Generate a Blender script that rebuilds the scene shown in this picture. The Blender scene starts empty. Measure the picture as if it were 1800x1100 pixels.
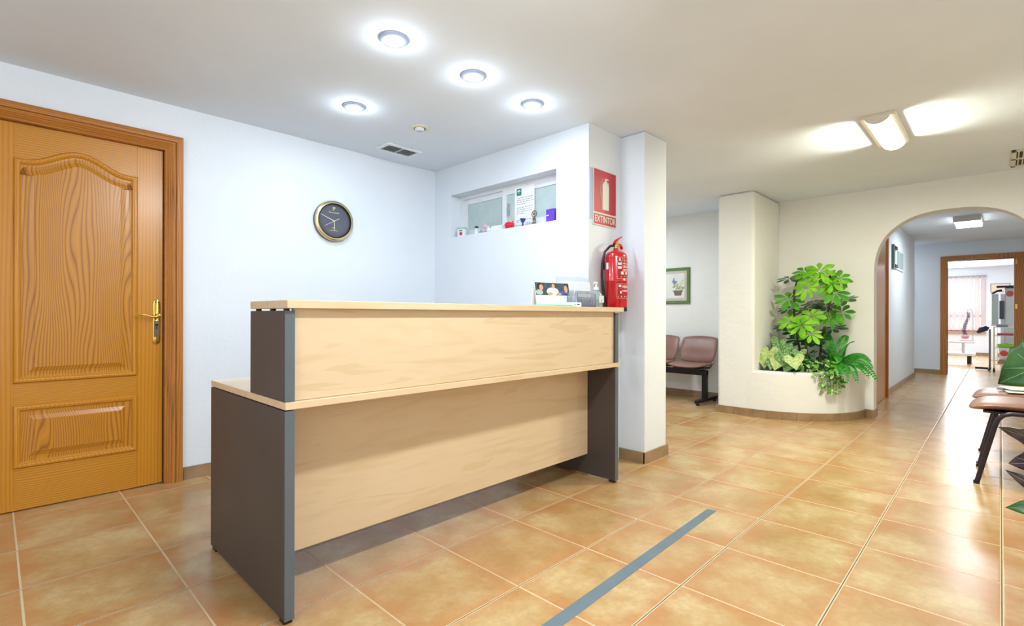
import bpy, bmesh, math, random
from math import sin, cos, pi, radians, sqrt
from mathutils import Vector, Matrix
random.seed(7)
S = bpy.context.scene
COL = S.collection

# ------------------------------------------------------------------ helpers
def rgb(h, a=1.0):
    h = h.lstrip('#')
    v = [int(h[i:i+2], 16)/255 for i in (0, 2, 4)]
    return tuple([(c/12.92 if c <= .04045 else ((c+.055)/1.055)**2.4) for c in v] + [a])

MATS = {}
def mat(name, col='#808080', rough=.5, metal=0, emit=None, es=0, trans=0, alpha=1, bump=0, bscale=40, coat=0, ior=1.45, spec=.5, var=None, vscale=6, sss=0):
    if name in MATS: return MATS[name]
    m = bpy.data.materials.new(name); m.use_nodes = True
    nt = m.node_tree; b = nt.nodes['Principled BSDF']
    b.inputs['Base Color'].default_value = rgb(col) if isinstance(col, str) else col
    b.inputs['Roughness'].default_value = rough
    b.inputs['Metallic'].default_value = metal
    b.inputs['Transmission Weight'].default_value = trans
    b.inputs['Alpha'].default_value = alpha
    b.inputs['Coat Weight'].default_value = coat
    b.inputs['IOR'].default_value = ior
    b.inputs['Specular IOR Level'].default_value = spec
    if sss: b.inputs['Subsurface Weight'].default_value = sss
    if emit:
        b.inputs['Emission Color'].default_value = rgb(emit) if isinstance(emit, str) else emit
        b.inputs['Emission Strength'].default_value = es
    tc = nt.nodes.new('ShaderNodeTexCoord')
    n = nt.nodes.new('ShaderNodeTexNoise'); n.inputs['Scale'].default_value = bscale; n.inputs['Detail'].default_value = 4
    nt.links.new(tc.outputs['Object'], n.inputs['Vector'])
    if bump:
        bp = nt.nodes.new('ShaderNodeBump'); bp.inputs['Strength'].default_value = bump; bp.inputs['Distance'].default_value = .01
        nt.links.new(n.outputs['Fac'], bp.inputs['Height']); nt.links.new(bp.outputs['Normal'], b.inputs['Normal'])
    n2 = nt.nodes.new('ShaderNodeTexNoise'); n2.inputs['Scale'].default_value = vscale; n2.inputs['Detail'].default_value = 3
    nt.links.new(tc.outputs['Object'], n2.inputs['Vector'])
    mx = nt.nodes.new('ShaderNodeMix'); mx.data_type = 'RGBA'
    c0 = b.inputs['Base Color'].default_value[:]
    c1 = rgb(var) if var else tuple(min(1, c*.94) for c in c0[:3]) + (1,)
    mx.inputs[6].default_value = c0; mx.inputs[7].default_value = c1
    cr = nt.nodes.new('ShaderNodeMapRange'); cr.inputs[1].default_value = .35; cr.inputs[2].default_value = .65
    nt.links.new(n2.outputs['Fac'], cr.inputs[0]); nt.links.new(cr.outputs[0], mx.inputs[0])
    nt.links.new(mx.outputs[2], b.inputs['Base Color'])
    MATS[name] = m
    return m

def nd(nt, t, **k):
    n = nt.nodes.new(t)
    for a, v in k.items(): setattr(n, a, v)
    return n
def mth(nt, op, a, b=None, c=None):
    n = nt.nodes.new('ShaderNodeMath'); n.operation = op
    for i, v in enumerate((a, b, c)):
        if v is None: continue
        if isinstance(v, (int, float)): n.inputs[i].default_value = v
        else: nt.links.new(v, n.inputs[i])
    return n.outputs[0]
def ramp(nt, fac, stops, interp='LINEAR'):
    r = nt.nodes.new('ShaderNodeValToRGB'); r.color_ramp.interpolation = interp
    e = r.color_ramp.elements
    while len(e) < len(stops): e.new(.5)
    for i, (p, c) in enumerate(stops):
        e[i].position = p; e[i].color = rgb(c) if isinstance(c, str) else c
    nt.links.new(fac, r.inputs[0]); return r.outputs[0]
def mixc(nt, f, a, b, mode='MIX'):
    m = nt.nodes.new('ShaderNodeMix'); m.data_type = 'RGBA'; m.blend_type = mode
    for i, v in ((0, f), (6, a), (7, b)):
        if isinstance(v, str): m.inputs[i].default_value = rgb(v)
        elif isinstance(v, (int, float)): m.inputs[i].default_value = v
        elif isinstance(v, tuple): m.inputs[i].default_value = v
        else: nt.links.new(v, m.inputs[i])
    return m.outputs[2]

def pine(name, axis='Z', light='#cf8a25', mid='#b97316', dark='#8a4c0c', dens=60, warp=1.0, seed=0., rough=.32):
    """varnished pine; grain runs along axis"""
    if name in MATS: return MATS[name]
    m = bpy.data.materials.new(name); m.use_nodes = True; nt = m.node_tree; b = nt.nodes['Principled BSDF']
    tc = nd(nt, 'ShaderNodeTexCoord'); sp = nd(nt, 'ShaderNodeSeparateXYZ'); nt.links.new(tc.outputs['Object'], sp.inputs[0])
    X, Y, Z = sp.outputs
    along = {'X': X, 'Y': Y, 'Z': Z}[axis]
    across = {'X': Z, 'Y': X, 'Z': X}[axis]
    if axis == 'Z': across = mth(nt, 'ADD', X, Y)
    cb = nd(nt, 'ShaderNodeCombineXYZ')
    nt.links.new(mth(nt, 'MULTIPLY', across, 4.5), cb.inputs[0]); nt.links.new(mth(nt, 'MULTIPLY', along, .75), cb.inputs[1]); cb.inputs[2].default_value = seed
    n = nd(nt, 'ShaderNodeTexNoise'); n.inputs['Scale'].default_value = 1.0; n.inputs['Detail'].default_value = 1.5; nt.links.new(cb.outputs[0], n.inputs['Vector'])
    u = mth(nt, 'ADD', mth(nt, 'MULTIPLY', across, dens), mth(nt, 'MULTIPLY', n.outputs['Fac'], 22*warp))
    w = mth(nt, 'FRACT', u)
    cb2 = nd(nt, 'ShaderNodeCombineXYZ')
    nt.links.new(mth(nt, 'MULTIPLY', across, 300.), cb2.inputs[0]); nt.links.new(mth(nt, 'MULTIPLY', along, 6.), cb2.inputs[1]); cb2.inputs[2].default_value = seed
    f = nd(nt, 'ShaderNodeTexNoise'); f.inputs['Scale'].default_value = 1; f.inputs['Detail'].default_value = 3; nt.links.new(cb2.outputs[0], f.inputs['Vector'])
    c = ramp(nt, w, [(0, dark), (.14, mid), (.5, light), (.8, mid), (1, dark)])
    c = mixc(nt, mth(nt, 'MULTIPLY', f.outputs['Fac'], .35), c, dark)
    nt.links.new(c, b.inputs['Base Color']); b.inputs['Roughness'].default_value = rough
    b.inputs['Coat Weight'].default_value = .12; b.inputs['Coat Roughness'].default_value = .2
    MATS[name] = m; return m

def beech(name, axis='X', a='#dcbb8a', b_='#c9a270', rough=.38, seed=0.):
    if name in MATS: return MATS[name]
    m = bpy.data.materials.new(name); m.use_nodes = True; nt = m.node_tree; b = nt.nodes['Principled BSDF']
    tc = nd(nt, 'ShaderNodeTexCoord'); mp = nd(nt, 'ShaderNodeMapping')
    mp.inputs['Scale'].default_value = {'X': (1.2, 10, 10), 'Y': (10, 1.2, 10), 'Z': (10, 10, 1.2)}[axis]
    mp.inputs['Location'].default_value = (seed, seed, seed)
    nt.links.new(tc.outputs['Object'], mp.inputs[0])
    n = nd(nt, 'ShaderNodeTexNoise'); n.inputs['Scale'].default_value = 1.5; n.inputs['Detail'].default_value = 6; n.inputs['Distortion'].default_value = 1.2
    nt.links.new(mp.outputs[0], n.inputs['Vector'])
    mp2 = nd(nt, 'ShaderNodeMapping'); mp2.inputs['Scale'].default_value = {'X': (8, 160, 160), 'Y': (160, 8, 160), 'Z': (160, 160, 8)}[axis]
    nt.links.new(tc.outputs['Object'], mp2.inputs[0])
    f = nd(nt, 'ShaderNodeTexNoise'); f.inputs['Scale'].default_value = 1; nt.links.new(mp2.outputs[0], f.inputs['Vector'])
    c = ramp(nt, n.outputs['Fac'], [(.3, b_), (.5, a), (.62, a), (.67, b_), (.78, a)])
    c = mixc(nt, mth(nt, 'MULTIPLY', f.outputs['Fac'], .18), c, b_)
    nt.links.new(c, b.inputs['Base Color']); b.inputs['Roughness'].default_value = rough
    MATS[name] = m; return m

def floor_tiles():
    m = bpy.data.materials.new('terracotta_tiles'); m.use_nodes = True; nt = m.node_tree; b = nt.nodes['Principled BSDF']
    T = .45; x0, y0 = .0749, -.0051
    tc = nd(nt, 'ShaderNodeTexCoord'); sp = nd(nt, 'ShaderNodeSeparateXYZ'); nt.links.new(tc.outputs['Object'], sp.inputs[0])
    gx = mth(nt, 'DIVIDE', mth(nt, 'SUBTRACT', sp.outputs[0], x0-45*T), T)
    gy = mth(nt, 'DIVIDE', mth(nt, 'SUBTRACT', sp.outputs[1], y0-45*T), T)
    fx, fy = mth(nt, 'FRACT', gx), mth(nt, 'FRACT', gy)
    ix, iy = mth(nt, 'FLOOR', gx), mth(nt, 'FLOOR', gy)
    # slight waviness of the tile edges
    en = nd(nt, 'ShaderNodeTexNoise'); en.inputs['Scale'].default_value = 18; nt.links.new(tc.outputs['Object'], en.inputs['Vector'])
    dx = mth(nt, 'MINIMUM', fx, mth(nt, 'SUBTRACT', 1, fx)); dy = mth(nt, 'MINIMUM', fy, mth(nt, 'SUBTRACT', 1, fy))
    d = mth(nt, 'MULTIPLY', mth(nt, 'MINIMUM', mth(nt, 'ADD', dx, .0052), dy), T)
    d = mth(nt, 'ADD', d, mth(nt, 'MULTIPLY', mth(nt, 'SUBTRACT', en.outputs['Fac'], .5), .0016))
    cb = nd(nt, 'ShaderNodeCombineXYZ'); nt.links.new(ix, cb.inputs[0]); nt.links.new(iy, cb.inputs[1])
    wn = nd(nt, 'ShaderNodeTexWhiteNoise', noise_dimensions='2D'); nt.links.new(cb.outputs[0], wn.inputs['Vector'])
    # per-tile offset so the clouds differ
    va = nd(nt, 'ShaderNodeVectorMath', operation='MULTIPLY_ADD'); nt.links.new(wn.outputs['Color'], va.inputs[0]); va.inputs[1].default_value = (9, 9, 9); nt.links.new(tc.outputs['Object'], va.inputs[2])
    n1 = nd(nt, 'ShaderNodeTexNoise'); n1.inputs['Scale'].default_value = 3.6; n1.inputs['Detail'].default_value = 6; n1.inputs['Roughness'].default_value = .6; nt.links.new(va.outputs[0], n1.inputs['Vector'])
    n2 = nd(nt, 'ShaderNodeTexNoise'); n2.inputs['Scale'].default_value = 34; n2.inputs['Detail'].default_value = 5; n2.inputs['Roughness'].default_value = .65; nt.links.new(va.outputs[0], n2.inputs['Vector'])
    c = ramp(nt, n1.outputs['Fac'], [(.33, '#aa8450'), (.5, '#ba9a68'), (.66, '#cab486')])
    edge = ramp(nt, mth(nt, 'ADD', d, mth(nt, 'MULTIPLY', mth(nt, 'SUBTRACT', n1.outputs['Fac'], .5), .22)), [(0, (1, 1, 1, 1)), (.085, (0, 0, 0, 1))])
    c = mixc(nt, mth(nt, 'MULTIPLY', edge, .62), c, '#b87a4b')
    c = mixc(nt, mth(nt, 'MULTIPLY', mth(nt, 'SUBTRACT', n2.outputs['Fac'], .36), 1.0), c, '#99703e')
    c = mixc(nt, mth(nt, 'MULTIPLY', wn.outputs['Value'], .16), c, '#b98d62')
    g1 = mth(nt, 'LESS_THAN', d, .0058); g0 = mth(nt, 'LESS_THAN', d, .0019)
    c = mixc(nt, g1, c, '#cbb78f'); c = mixc(nt, g0, c, '#57503f')  # narrow dark line paints the groove's shadow into the joint
    nt.links.new(c, b.inputs['Base Color'])
    r = mth(nt, 'ADD', .22, mth(nt, 'MULTIPLY', n2.outputs['Fac'], .07)); r = mth(nt, 'ADD', r, mth(nt, 'MULTIPLY', g1, .4))
    nt.links.new(r, b.inputs['Roughness']); b.inputs['Specular IOR Level'].default_value = .5
    h = mth(nt, 'ADD', mth(nt, 'MULTIPLY', mth(nt, 'MINIMUM', d, .008), 60), mth(nt, 'MULTIPLY', n1.outputs['Fac'], .25))
    h = mth(nt, 'ADD', h, mth(nt, 'MULTIPLY', n2.outputs['Fac'], .05))
    bp = nd(nt, 'ShaderNodeBump'); bp.inputs['Strength'].default_value = .35; bp.inputs['Distance'].default_value = .006
    nt.links.new(h, bp.inputs['Height']); nt.links.new(bp.outputs[0], b.inputs['Normal'])
    return m

# ---- mesh builder
class MB:
    def frame(s, x0, x1, y0, y1, z0, z1, l, r, b, t):
        s.box(x0, y0, z0, x1, y1, z0+b); s.box(x0, y0, z1-t, x1, y1, z1); s.box(x0, y0, z0+b, x1, y0+l, z1-t); return s.box(x0, y1-r, z0+b, x1, y1, z1-t)
    def __init__(s): s.v = []; s.f = []; s.mi = []; s.cur = 0
    def add(s, vs, fs):
        o = len(s.v); s.v += [tuple(v) for v in vs]; s.f += [tuple(i+o for i in f) for f in fs]; s.mi += [s.cur]*len(fs); return s
    def box(s, x0, y0, z0, x1, y1, z1, M=None):
        x0, x1 = min(x0, x1), max(x0, x1); y0, y1 = min(y0, y1), max(y0, y1); z0, z1 = min(z0, z1), max(z0, z1)
        vs = [Vector(p) for p in ((x0,y0,z0),(x1,y0,z0),(x1,y1,z0),(x0,y1,z0),(x0,y0,z1),(x1,y0,z1),(x1,y1,z1),(x0,y1,z1))]
        if M: vs = [M @ v for v in vs]
        return s.add(vs, [(0,3,2,1),(4,5,6,7),(0,1,5,4),(1,2,6,5),(2,3,7,6),(3,0,4,7)])
    def prism(s, pts, f0, f1):
        """pts 2D list, f0/f1 map (a,b)->3D for both ends"""
        n = len(pts); vs = [f0(*p) for p in pts] + [f1(*p) for p in pts]
        fs = [tuple(range(n))[::-1], tuple(range(n, 2*n))] + [(i, (i+1) % n, (i+1) % n+n, i+n) for i in range(n)]
        return s.add(vs, fs)
    def tube(s, path, r, seg=10, cap=True, flat=None):
        path = [Vector(p) for p in path]; n = len(path)
        rs = r if isinstance(r, (list, tuple)) else [r]*n
        rings = []; up = None
        for i, p in enumerate(path):
            t = (path[min(i+1, n-1)]-path[max(i-1, 0)]).normalized()
            if up is None:
                up = Vector((0, 0, 1)) if abs(t.z) < .9 else Vector((1, 0, 0))
            a = t.cross(up)
            if a.length < 1e-5: a = t.orthogonal()
            a.normalize(); bb = a.cross(t).normalized(); up = bb
            fl = flat or 1
            rings.append([p + a*rs[i]*cos(2*pi*k/seg) + bb*rs[i]*fl*sin(2*pi*k/seg) for k in range(seg)])
        vs = [v for R in rings for v in R]
        fs = [(i*seg+k, i*seg+(k+1) % seg, (i+1)*seg+(k+1) % seg, (i+1)*seg+k) for i in range(n-1) for k in range(seg)]
        if cap: fs += [tuple(range(seg))[::-1], tuple(range((n-1)*seg, n*seg))]
        return s.add(vs, fs)
    def lathe(s, c, prof, seg=32, axis='Z', a0=0, a1=2*pi, cap=True):
        """prof list of (r, h)"""
        c = Vector(c); full = abs(a1-a0-2*pi) < 1e-6; n = seg if full else seg+1
        vs = []
        for r, h in prof:
            for k in range(n):
                a = a0+(a1-a0)*k/seg
                u, w = r*cos(a), r*sin(a)
                vs.append(c + (Vector((u, w, h)) if axis == 'Z' else Vector((u, -h, w)) if axis == 'Y' else Vector((-h, u, w))))
        fs = []
        for i in range(len(prof)-1):
            for k in range(seg):
                k2 = (k+1) % n
                fs.append((i*n+k, i*n+k2, (i+1)*n+k2, (i+1)*n+k))
        if full and cap:
            if prof[0][0] > 1e-6: fs.append(tuple(range(n))[::-1])
            if prof[-1][0] > 1e-6: fs.append(tuple(range((len(prof)-1)*n, len(prof)*n)))
        return s.add(vs, fs)
    def rings(s, pts, prof, f, closed=True, fill=True):
        """pts 2D outline ccw, prof [(offset_inward,h)], f(a,b,h)->3D"""
        n = len(pts); P = [Vector(p) for p in pts]; N = []
        for i in range(n):
            if closed: a, b, c = P[i-1], P[i], P[(i+1) % n]
            else: a, b, c = P[max(i-1, 0)], P[i], P[min(i+1, n-1)]
            e1 = (b-a); e2 = (c-b)
            if e1.length < 1e-9: e1 = e2
            if e2.length < 1e-9: e2 = e1
            e1.normalize(); e2.normalize()
            n1 = Vector((-e1.y, e1.x)); n2 = Vector((-e2.y, e2.x)); m = (n1+n2)
            m.normalize(); k = 1/max(.35, m.dot(n1)); N.append(m*k)
        vs = []
        for o, h in prof:
            for i in range(n):
                q = P[i]+N[i]*o; vs.append(f(q.x, q.y, h))
        fs = []
        for j in range(len(prof)-1):
            for i in range(n if closed else n-1):
                fs.append((j*n+i, j*n+(i+1) % n, (j+1)*n+(i+1) % n, (j+1)*n+i))
        if closed and fill: fs.append(tuple(range((len(prof)-1)*n, len(prof)*n)))
        return s.add(vs, fs)
    def leaf(s, base, d, nrm, L, W, droop=.25, rows=5, fold=.15, tip=.5, wpos=.5):
        """simple leaf blade with folded midrib"""
        base = Vector(base); d = Vector(d).normalized(); nrm = Vector(nrm); side = d.cross(nrm).normalized(); nrm = side.cross(d).normalized()
        vs = []
        for i in range(rows+1):
            t = i/rows
            w = W*.5*(sin(pi*min(1, t**(1.0 if wpos == .5 else (math.log(.5)/math.log(wpos)))))**.8 if 0 < t < 1 else .03)
            c = base + d*L*t*(1-.12*droop*t) - Vector((0, 0, 1))*droop*L*t*t
            vs += [c - side*w + nrm*fold*w, c, c + side*w + nrm*fold*w]
        fs = []
        for i in range(rows):
            o = i*3
            fs += [(o, o+1, o+4, o+3), (o+1, o+2, o+5, o+4)]
        return s.add(vs, fs)
    def build(s, name, material, parent=None, loc=None, smooth=False, bevel=0, seg=2, solid=0, sub=0, auto=None):
        me = bpy.data.meshes.new(name); ob = bpy.data.objects.new(name, me); COL.objects.link(ob)
        if parent is not None:
            root = parent
            while root.parent: root = root.parent
            org = Vector(root.location); ob.parent = parent
        else:
            if loc is None:
                xs = [v[0] for v in s.v]; ys = [v[1] for v in s.v]; zs = [v[2] for v in s.v]
                loc = ((min(xs)+max(xs))/2, (min(ys)+max(ys))/2, min(zs))
            org = Vector(loc); ob.location = org
        me.from_pydata([tuple(Vector(v)-org) for v in s.v], [], s.f)
        ms = material if isinstance(material, (list, tuple)) else [material]
        for m in ms: me.materials.append(m)
        for p, i in zip(me.polygons, s.mi): p.material_index = i
        bm = bmesh.new(); bm.from_mesh(me); bmesh.ops.recalc_face_normals(bm, faces=bm.faces); bm.to_mesh(me); bm.free()
        if smooth:
            for p in me.polygons: p.use_smooth = True
            if smooth == 'auto':
                try: me.set_sharp_from_angle(angle=radians(40))
                except Exception: pass
        if solid:
            md = ob.modifiers.new('solid', 'SOLIDIFY'); md.thickness = solid; md.offset = 0
        if bevel:
            md = ob.modifiers.new('bevel', 'BEVEL'); md.width = bevel; md.segments = seg; md.limit_method = 'ANGLE'; md.angle_limit = radians(35)
            for p in me.polygons: p.use_smooth = True
            try: me.set_sharp_from_angle(angle=radians(75))
            except Exception: pass
        if sub:
            md = ob.modifiers.new('sub', 'SUBSURF'); md.levels = sub; md.render_levels = sub
        return ob

def thing(name, label, cat, loc, group=None):
    o = bpy.data.objects.new(name, None); COL.objects.link(o); o.location = loc
    o.empty_display_size = .05
    return tag(o, label, cat, group)
def tag(o, label=None, cat=None, group=None, kind=None):
    if label: o['label'] = label
    if cat: o['category'] = cat
    if group: o['group'] = group
    if kind: o['kind'] = kind
    return o
def struct(mb, name, m, label, cat, **k):
    o = mb.build(name, m, **k); return tag(o, label, cat, None, 'structure')
def copy_tree(o, parent=None):
    c = o.copy(); COL.objects.link(c); c.parent = parent
    for ch in list(o.children): copy_tree(ch, c)
    return c
def text(name, s, size, M, m, parent, depth=.0006, align='CENTER', sx=1.0):
    cu = bpy.data.curves.new(name, 'FONT'); cu.body = s; cu.size = size; cu.align_x = align; cu.align_y = 'CENTER'; cu.extrude = depth
    cu.offset = size*.012
    t = bpy.data.objects.new(name, cu); COL.objects.link(t)
    dg = bpy.context.evaluated_depsgraph_get(); me = bpy.data.meshes.new_from_object(t.evaluated_get(dg))
    bpy.data.objects.remove(t); bpy.data.curves.remove(cu)
    root = parent
    while root.parent: root = root.parent
    me.transform(Matrix.Translation(-Vector(root.location)) @ M @ Matrix.Diagonal((sx, 1, 1, 1)))
    me.materials.clear(); me.materials.append(m); me.name = name
    ob = bpy.data.objects.new(name, me); COL.objects.link(ob); ob.parent = parent
    return ob

# ------------------------------------------------------------------ materials
WALL = mat('white_plaster', '#e6ecf3', .75, bump=.12, bscale=35, vscale=1.5, var='#e1e8f0')
WALLW = mat('white_stucco', '#eeeeea', .8, bump=.35, bscale=14, vscale=1.5, var='#e9e9e4')
CEIL = mat('ceiling_plaster', '#e4ecf5', .85, bump=.08, bscale=20, vscale=1.0)
BASE = mat('ceramic_skirting', '#a58765', .35, vscale=9, var='#8d7350', bump=.08, bscale=60)
GROUT = mat('skirting_grout', '#b7a58a', .8)
FLOOR = floor_tiles()
PINE_V = pine('pine_vertical', 'Z', dens=55, warp=.12, light='#c98a26', mid='#c2811d', dark='#b27217')
PINE_P = pine('pine_panel', 'Z', dens=75, warp=.95, light='#cc8c2a', mid='#bd7e20', dark='#8f5410', seed=3.3)
PINE_P2 = pine('pine_lower_panel', 'Z', dens=75, warp=1.0, light='#cb8a28', mid='#bc7c1f', dark='#8f5410', seed=9.1)
PINE_H = pine('pine_horizontal', 'X', dens=90, warp=.5, light='#cf902e', mid='#c38322', dark='#a06614', seed=1.7)
PINE_C = pine('pine_casing', 'Z', dens=90, warp=.3, light='#c07f36', mid='#b07029', dark='#8f5618', rough=.5)
PINE_CH = pine('pine_casing_head', 'X', dens=90, warp=.3, light='#c07f36', mid='#b07029', dark='#8f5618', rough=.5)
BEECH = beech('beech_laminate', 'X', '#dac3a0', '#d1b78f')
BEECH_T = beech('beech_laminate_top', 'X', '#dcc4a0', '#d4b88f', rough=.28, seed=5)
GRAPH = mat('graphite_laminate', '#4a423e', .42, vscale=3, var='#453d39', spec=.4)
GRAPHE = mat('graphite_edge', '#5d676d', .45)
BLACK = mat('black_plastic', '#141416', .4)
BRASS = mat('brass', '#d9b65a', .18, 1.0)
CHROME = mat('satin_chrome', '#a9a398', .25, 1.0)
WHITEP = mat('white_plastic', '#eceef0', .35)
PVC = mat('white_pvc', '#e8ecf0', .3)
GREYP = mat('grey_plastic', '#9ea3a6', .4)
RED = mat('extinguisher_red', '#c3141d', .22, coat=.6, var='#b5121b', vscale=2)
SIGNRED = mat('sign_red', '#bb1c2c', .4)
SIGNW = mat('sign_pale', '#d9ddcd', .5)
LEATH = mat('brown_vinyl', '#8a6458', .38, bump=.12, bscale=120, var='#815a4f', vscale=3)
LEATH2 = mat('tan_vinyl', '#8f6a59', .36, bump=.1, bscale=120, var='#86604f', vscale=3)
STEELB = mat('black_steel', '#1c1b1e', .35, .3)
STEELV = mat('dark_steel_tube', '#3a333b', .3, .6)
GLASS = mat('clear_glass', '#ffffff', .02, trans=1, ior=1.45)
CLEARP = mat('clear_acrylic', '#eef2f6', .06, trans=.92, ior=1.3)
FROST = mat('frosted_glass', '#c3d3d2', .45, bump=.5, bscale=140, var='#b9cbca', vscale=8, spec=.4)
DARKG = mat('dark_grey', '#3c4144', .7)  # even dark grey for the handle plate screws
TAPE = mat('grey_blue_tape', '#677880', .55, var='#61727a')
def emis(name, col, s):
    return mat(name, col, .5, emit=col, es=s)
LEDC = emis('led_cool', '#f2f6ff', 6)
TUBEW = emis('fluorescent_warm', '#fff3dc', 4)
TUBEC = emis('fluorescent_neutral', '#f4faff', 6)

H = 2.37
# ------------------------------------------------------------------ shell
struct(MB().box(-2.5, -1.15, -.1, 18.7, 4.75, 0), 'floor', FLOOR, 'terracotta tiled floor running through the hall and corridor', 'floor', loc=(0, 0, 0))
struct(MB().box(-2.65, -1.15, H, 18.7, 4.75, H+.12), 'ceiling', CEIL, 'plain white plaster ceiling over the hall and corridor', 'ceiling', loc=(0, 0, H))

m = MB(); DX0, DX1, DZ = -.058, .748, 2.085
m.box(-2.5, 3.74, 0, DX0, 3.9, H).box(DX1, 3.74, 0, 2.99, 3.9, H).box(DX0, 3.74, DZ, DX1, 3.9, H).box(DX0-.1, 3.86, 0, DX1+.1, 3.9, DZ+.05)
struct(m, 'wall_left', WALL, 'cool white wall with the clock and the pine door', 'wall')
WX = 2.83
m = MB(); wy0, wy1, wz0, wz1 = 2.305, 3.51, 1.742, 2.115
m.box(WX, 2.02, 0, WX+.16, 3.74, wz0).box(WX, 2.02, wz1, WX+.16, 3.74, H).box(WX, 2.02, wz0, WX+.16, wy0, wz1).box(WX, wy1, wz0, WX+.16, 3.74, wz1)
struct(m, 'wall_window', WALL, 'white wall behind the desk holding the small high window', 'wall')
struct(MB().box(WX+.16, 2.02, 0, 3.24, 2.18, H), 'wall_recess', WALL, 'narrow white wall that carries the extinguisher sign', 'wall')
struct(MB().box(3.23, 1.82, 0, 3.557, 2.18, H), 'wall_column', WALL, 'white square column right of the reception desk', 'wall', bevel=.008)
struct(MB().box(3.43, 2.18, 0, 3.557, 4.6, H), 'wall_partition', WALL, 'white partition closing the waiting area on the left', 'wall')
struct(MB().box(3.43, 4.6, 0, 6.54, 4.75, H), 'wall_waiting', WALL, 'white end wall of the waiting area', 'wall')
struct(MB().box(2.83, 3.9, 0, 3.43, 4.0, H), 'wall_service', WALL, 'white wall of the room behind the small window', 'wall')
struct(MB().box(-2.65, -1.15, 0, -2.5, 3.9, H), 'wall_back', WALL, 'white wall behind the viewer', 'wall')
struct(MB().box(-2.5, -1.15, 0, 12.0, -1.0, H), 'wall_right', WALLW, 'white wall behind the visitor chairs', 'wall')

# arch wall (X 6.37..6.54)
AX0, AX1 = 6.37, 6.54; yc, hw, sp_, rise, ex = .33, .615, 1.48, .605, 2.45
yl, yr = yc+hw, yc-hw
NA = 40
arc = []
for i in range(NA+1):
    t = pi*i/NA
    c, s_ = cos(t), sin(t)
    arc.append((yc+hw*math.copysign(abs(c)**(2/ex), c), sp_+rise*abs(s_)**(2/ex)))
m = MB()
m.box(AX0, yl, 0, AX1, 4.6, H).box(AX0, -1.0, 0, AX1, yr, H)
for i in range(NA):
    (ya, za), (yb, zb) = arc[i], arc[i+1]
    vs = [(AX0, ya, za), (AX0, yb, zb), (AX0, yb, H), (AX0, ya, H), (AX1, ya, za), (AX1, yb, zb), (AX1, yb, H), (AX1, ya, H)]
    m.add(vs, [(0, 1, 2, 3), (7, 6, 5, 4), (0, 4, 5, 1)])
struct(m, 'wall_arch', WALLW, 'off-white wall with the round arched opening', 'wall')
# fin + planter
struct(MB().box(5.54, 1.85, 0, 6.37, 2.23, H), 'wall_pier', WALLW, 'off-white pier left of the built-in planter', 'wall', bevel=.03, seg=4)
m = MB(); R1, R0, cx_, cy_ = .83, .70, 6.37, 1.85
pts = [(5.67, 1.95), (5.5395, 1.95)]
K = 28
for k in range(K+1):
    a = pi + (pi/2)*k/K; pts.append((cx_+R1*cos(a), cy_+R1*sin(a)))
for k in range(K, -1, -1):
    a = pi + (pi/2)*k/K; pts.append((cx_+R0*cos(a), cy_+R0*sin(a)))
m.prism(pts, lambda x, y: (x, y, 0), lambda x, y: (x, y, .48))
struct(m, 'wall_planter', WALLW, 'low curved masonry planter wall in the corner', 'planter', bevel=.02, seg=3)
m = MB(); pts = [(cx_, cy_)]
for k in range(K+1):
    a = pi + (pi/2)*k/K; pts.append((cx_+R0*cos(a), cy_+R0*sin(a)))
m.prism(pts, lambda x, y: (x, y, .30), lambda x, y: (x, y, .42))
SOIL = mat('potting_soil', '#2e2218', .95, bump=1, bscale=70)
tag(m.build('soil', SOIL), 'dark soil filling the curved planter', 'soil', None, 'stuff')

# corridor and far room
struct(MB().box(AX1, 1.08, 0, 11.2, 1.23, H), 'wall_corridor', WALL, 'white left wall of the corridor beyond the arch', 'wall')
struct(MB().box(11.05, 1.23, 0, 11.2, 3.0, H), 'wall_side_passage', WALL, 'white wall of the side passage', 'wall')
struct(MB().box(11.05, 3.0, 0, 12.15, 3.1, H), 'wall_passage_end', WALL, 'white end wall of the side passage', 'wall')
m = MB(); fy0, fy1, fz = -.161, .691, 2.045
m.box(12.0, fy1, 0, 12.15, 3.0, H).box(12.0, -1.15, 0, 12.15, fy0, H).box(12.0, fy0, fz, 12.15, fy1, H)
struct(m, 'wall_far', WALL, 'white wall at the end of the corridor around the open doorway', 'wall')
struct(MB().box(12.15, 2.4, 0, 18.4, 2.5, H), 'wall_treatment_left', WALL, 'white left wall of the bright far room', 'wall')
struct(MB().box(12.15, -1.15, 0, 18.4, -1.05, H), 'wall_treatment_right', WALL, 'white right wall of the bright far room', 'wall')
m = MB(); gy0, gy1, gz0, gz1 = .33, 2.1, .65, 2.12
m.box(18.4, -1.15, 0, 18.6, gy0, H).box(18.4, gy1, 0, 18.6, 2.5, H).box(18.4, gy0, 0, 18.6, gy1, gz0).box(18.4, gy0, gz1, 18.6, gy1, H)
struct(m, 'wall_treatment_window', WALL, 'white wall with the blinds in the bright far room', 'wall')

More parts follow.
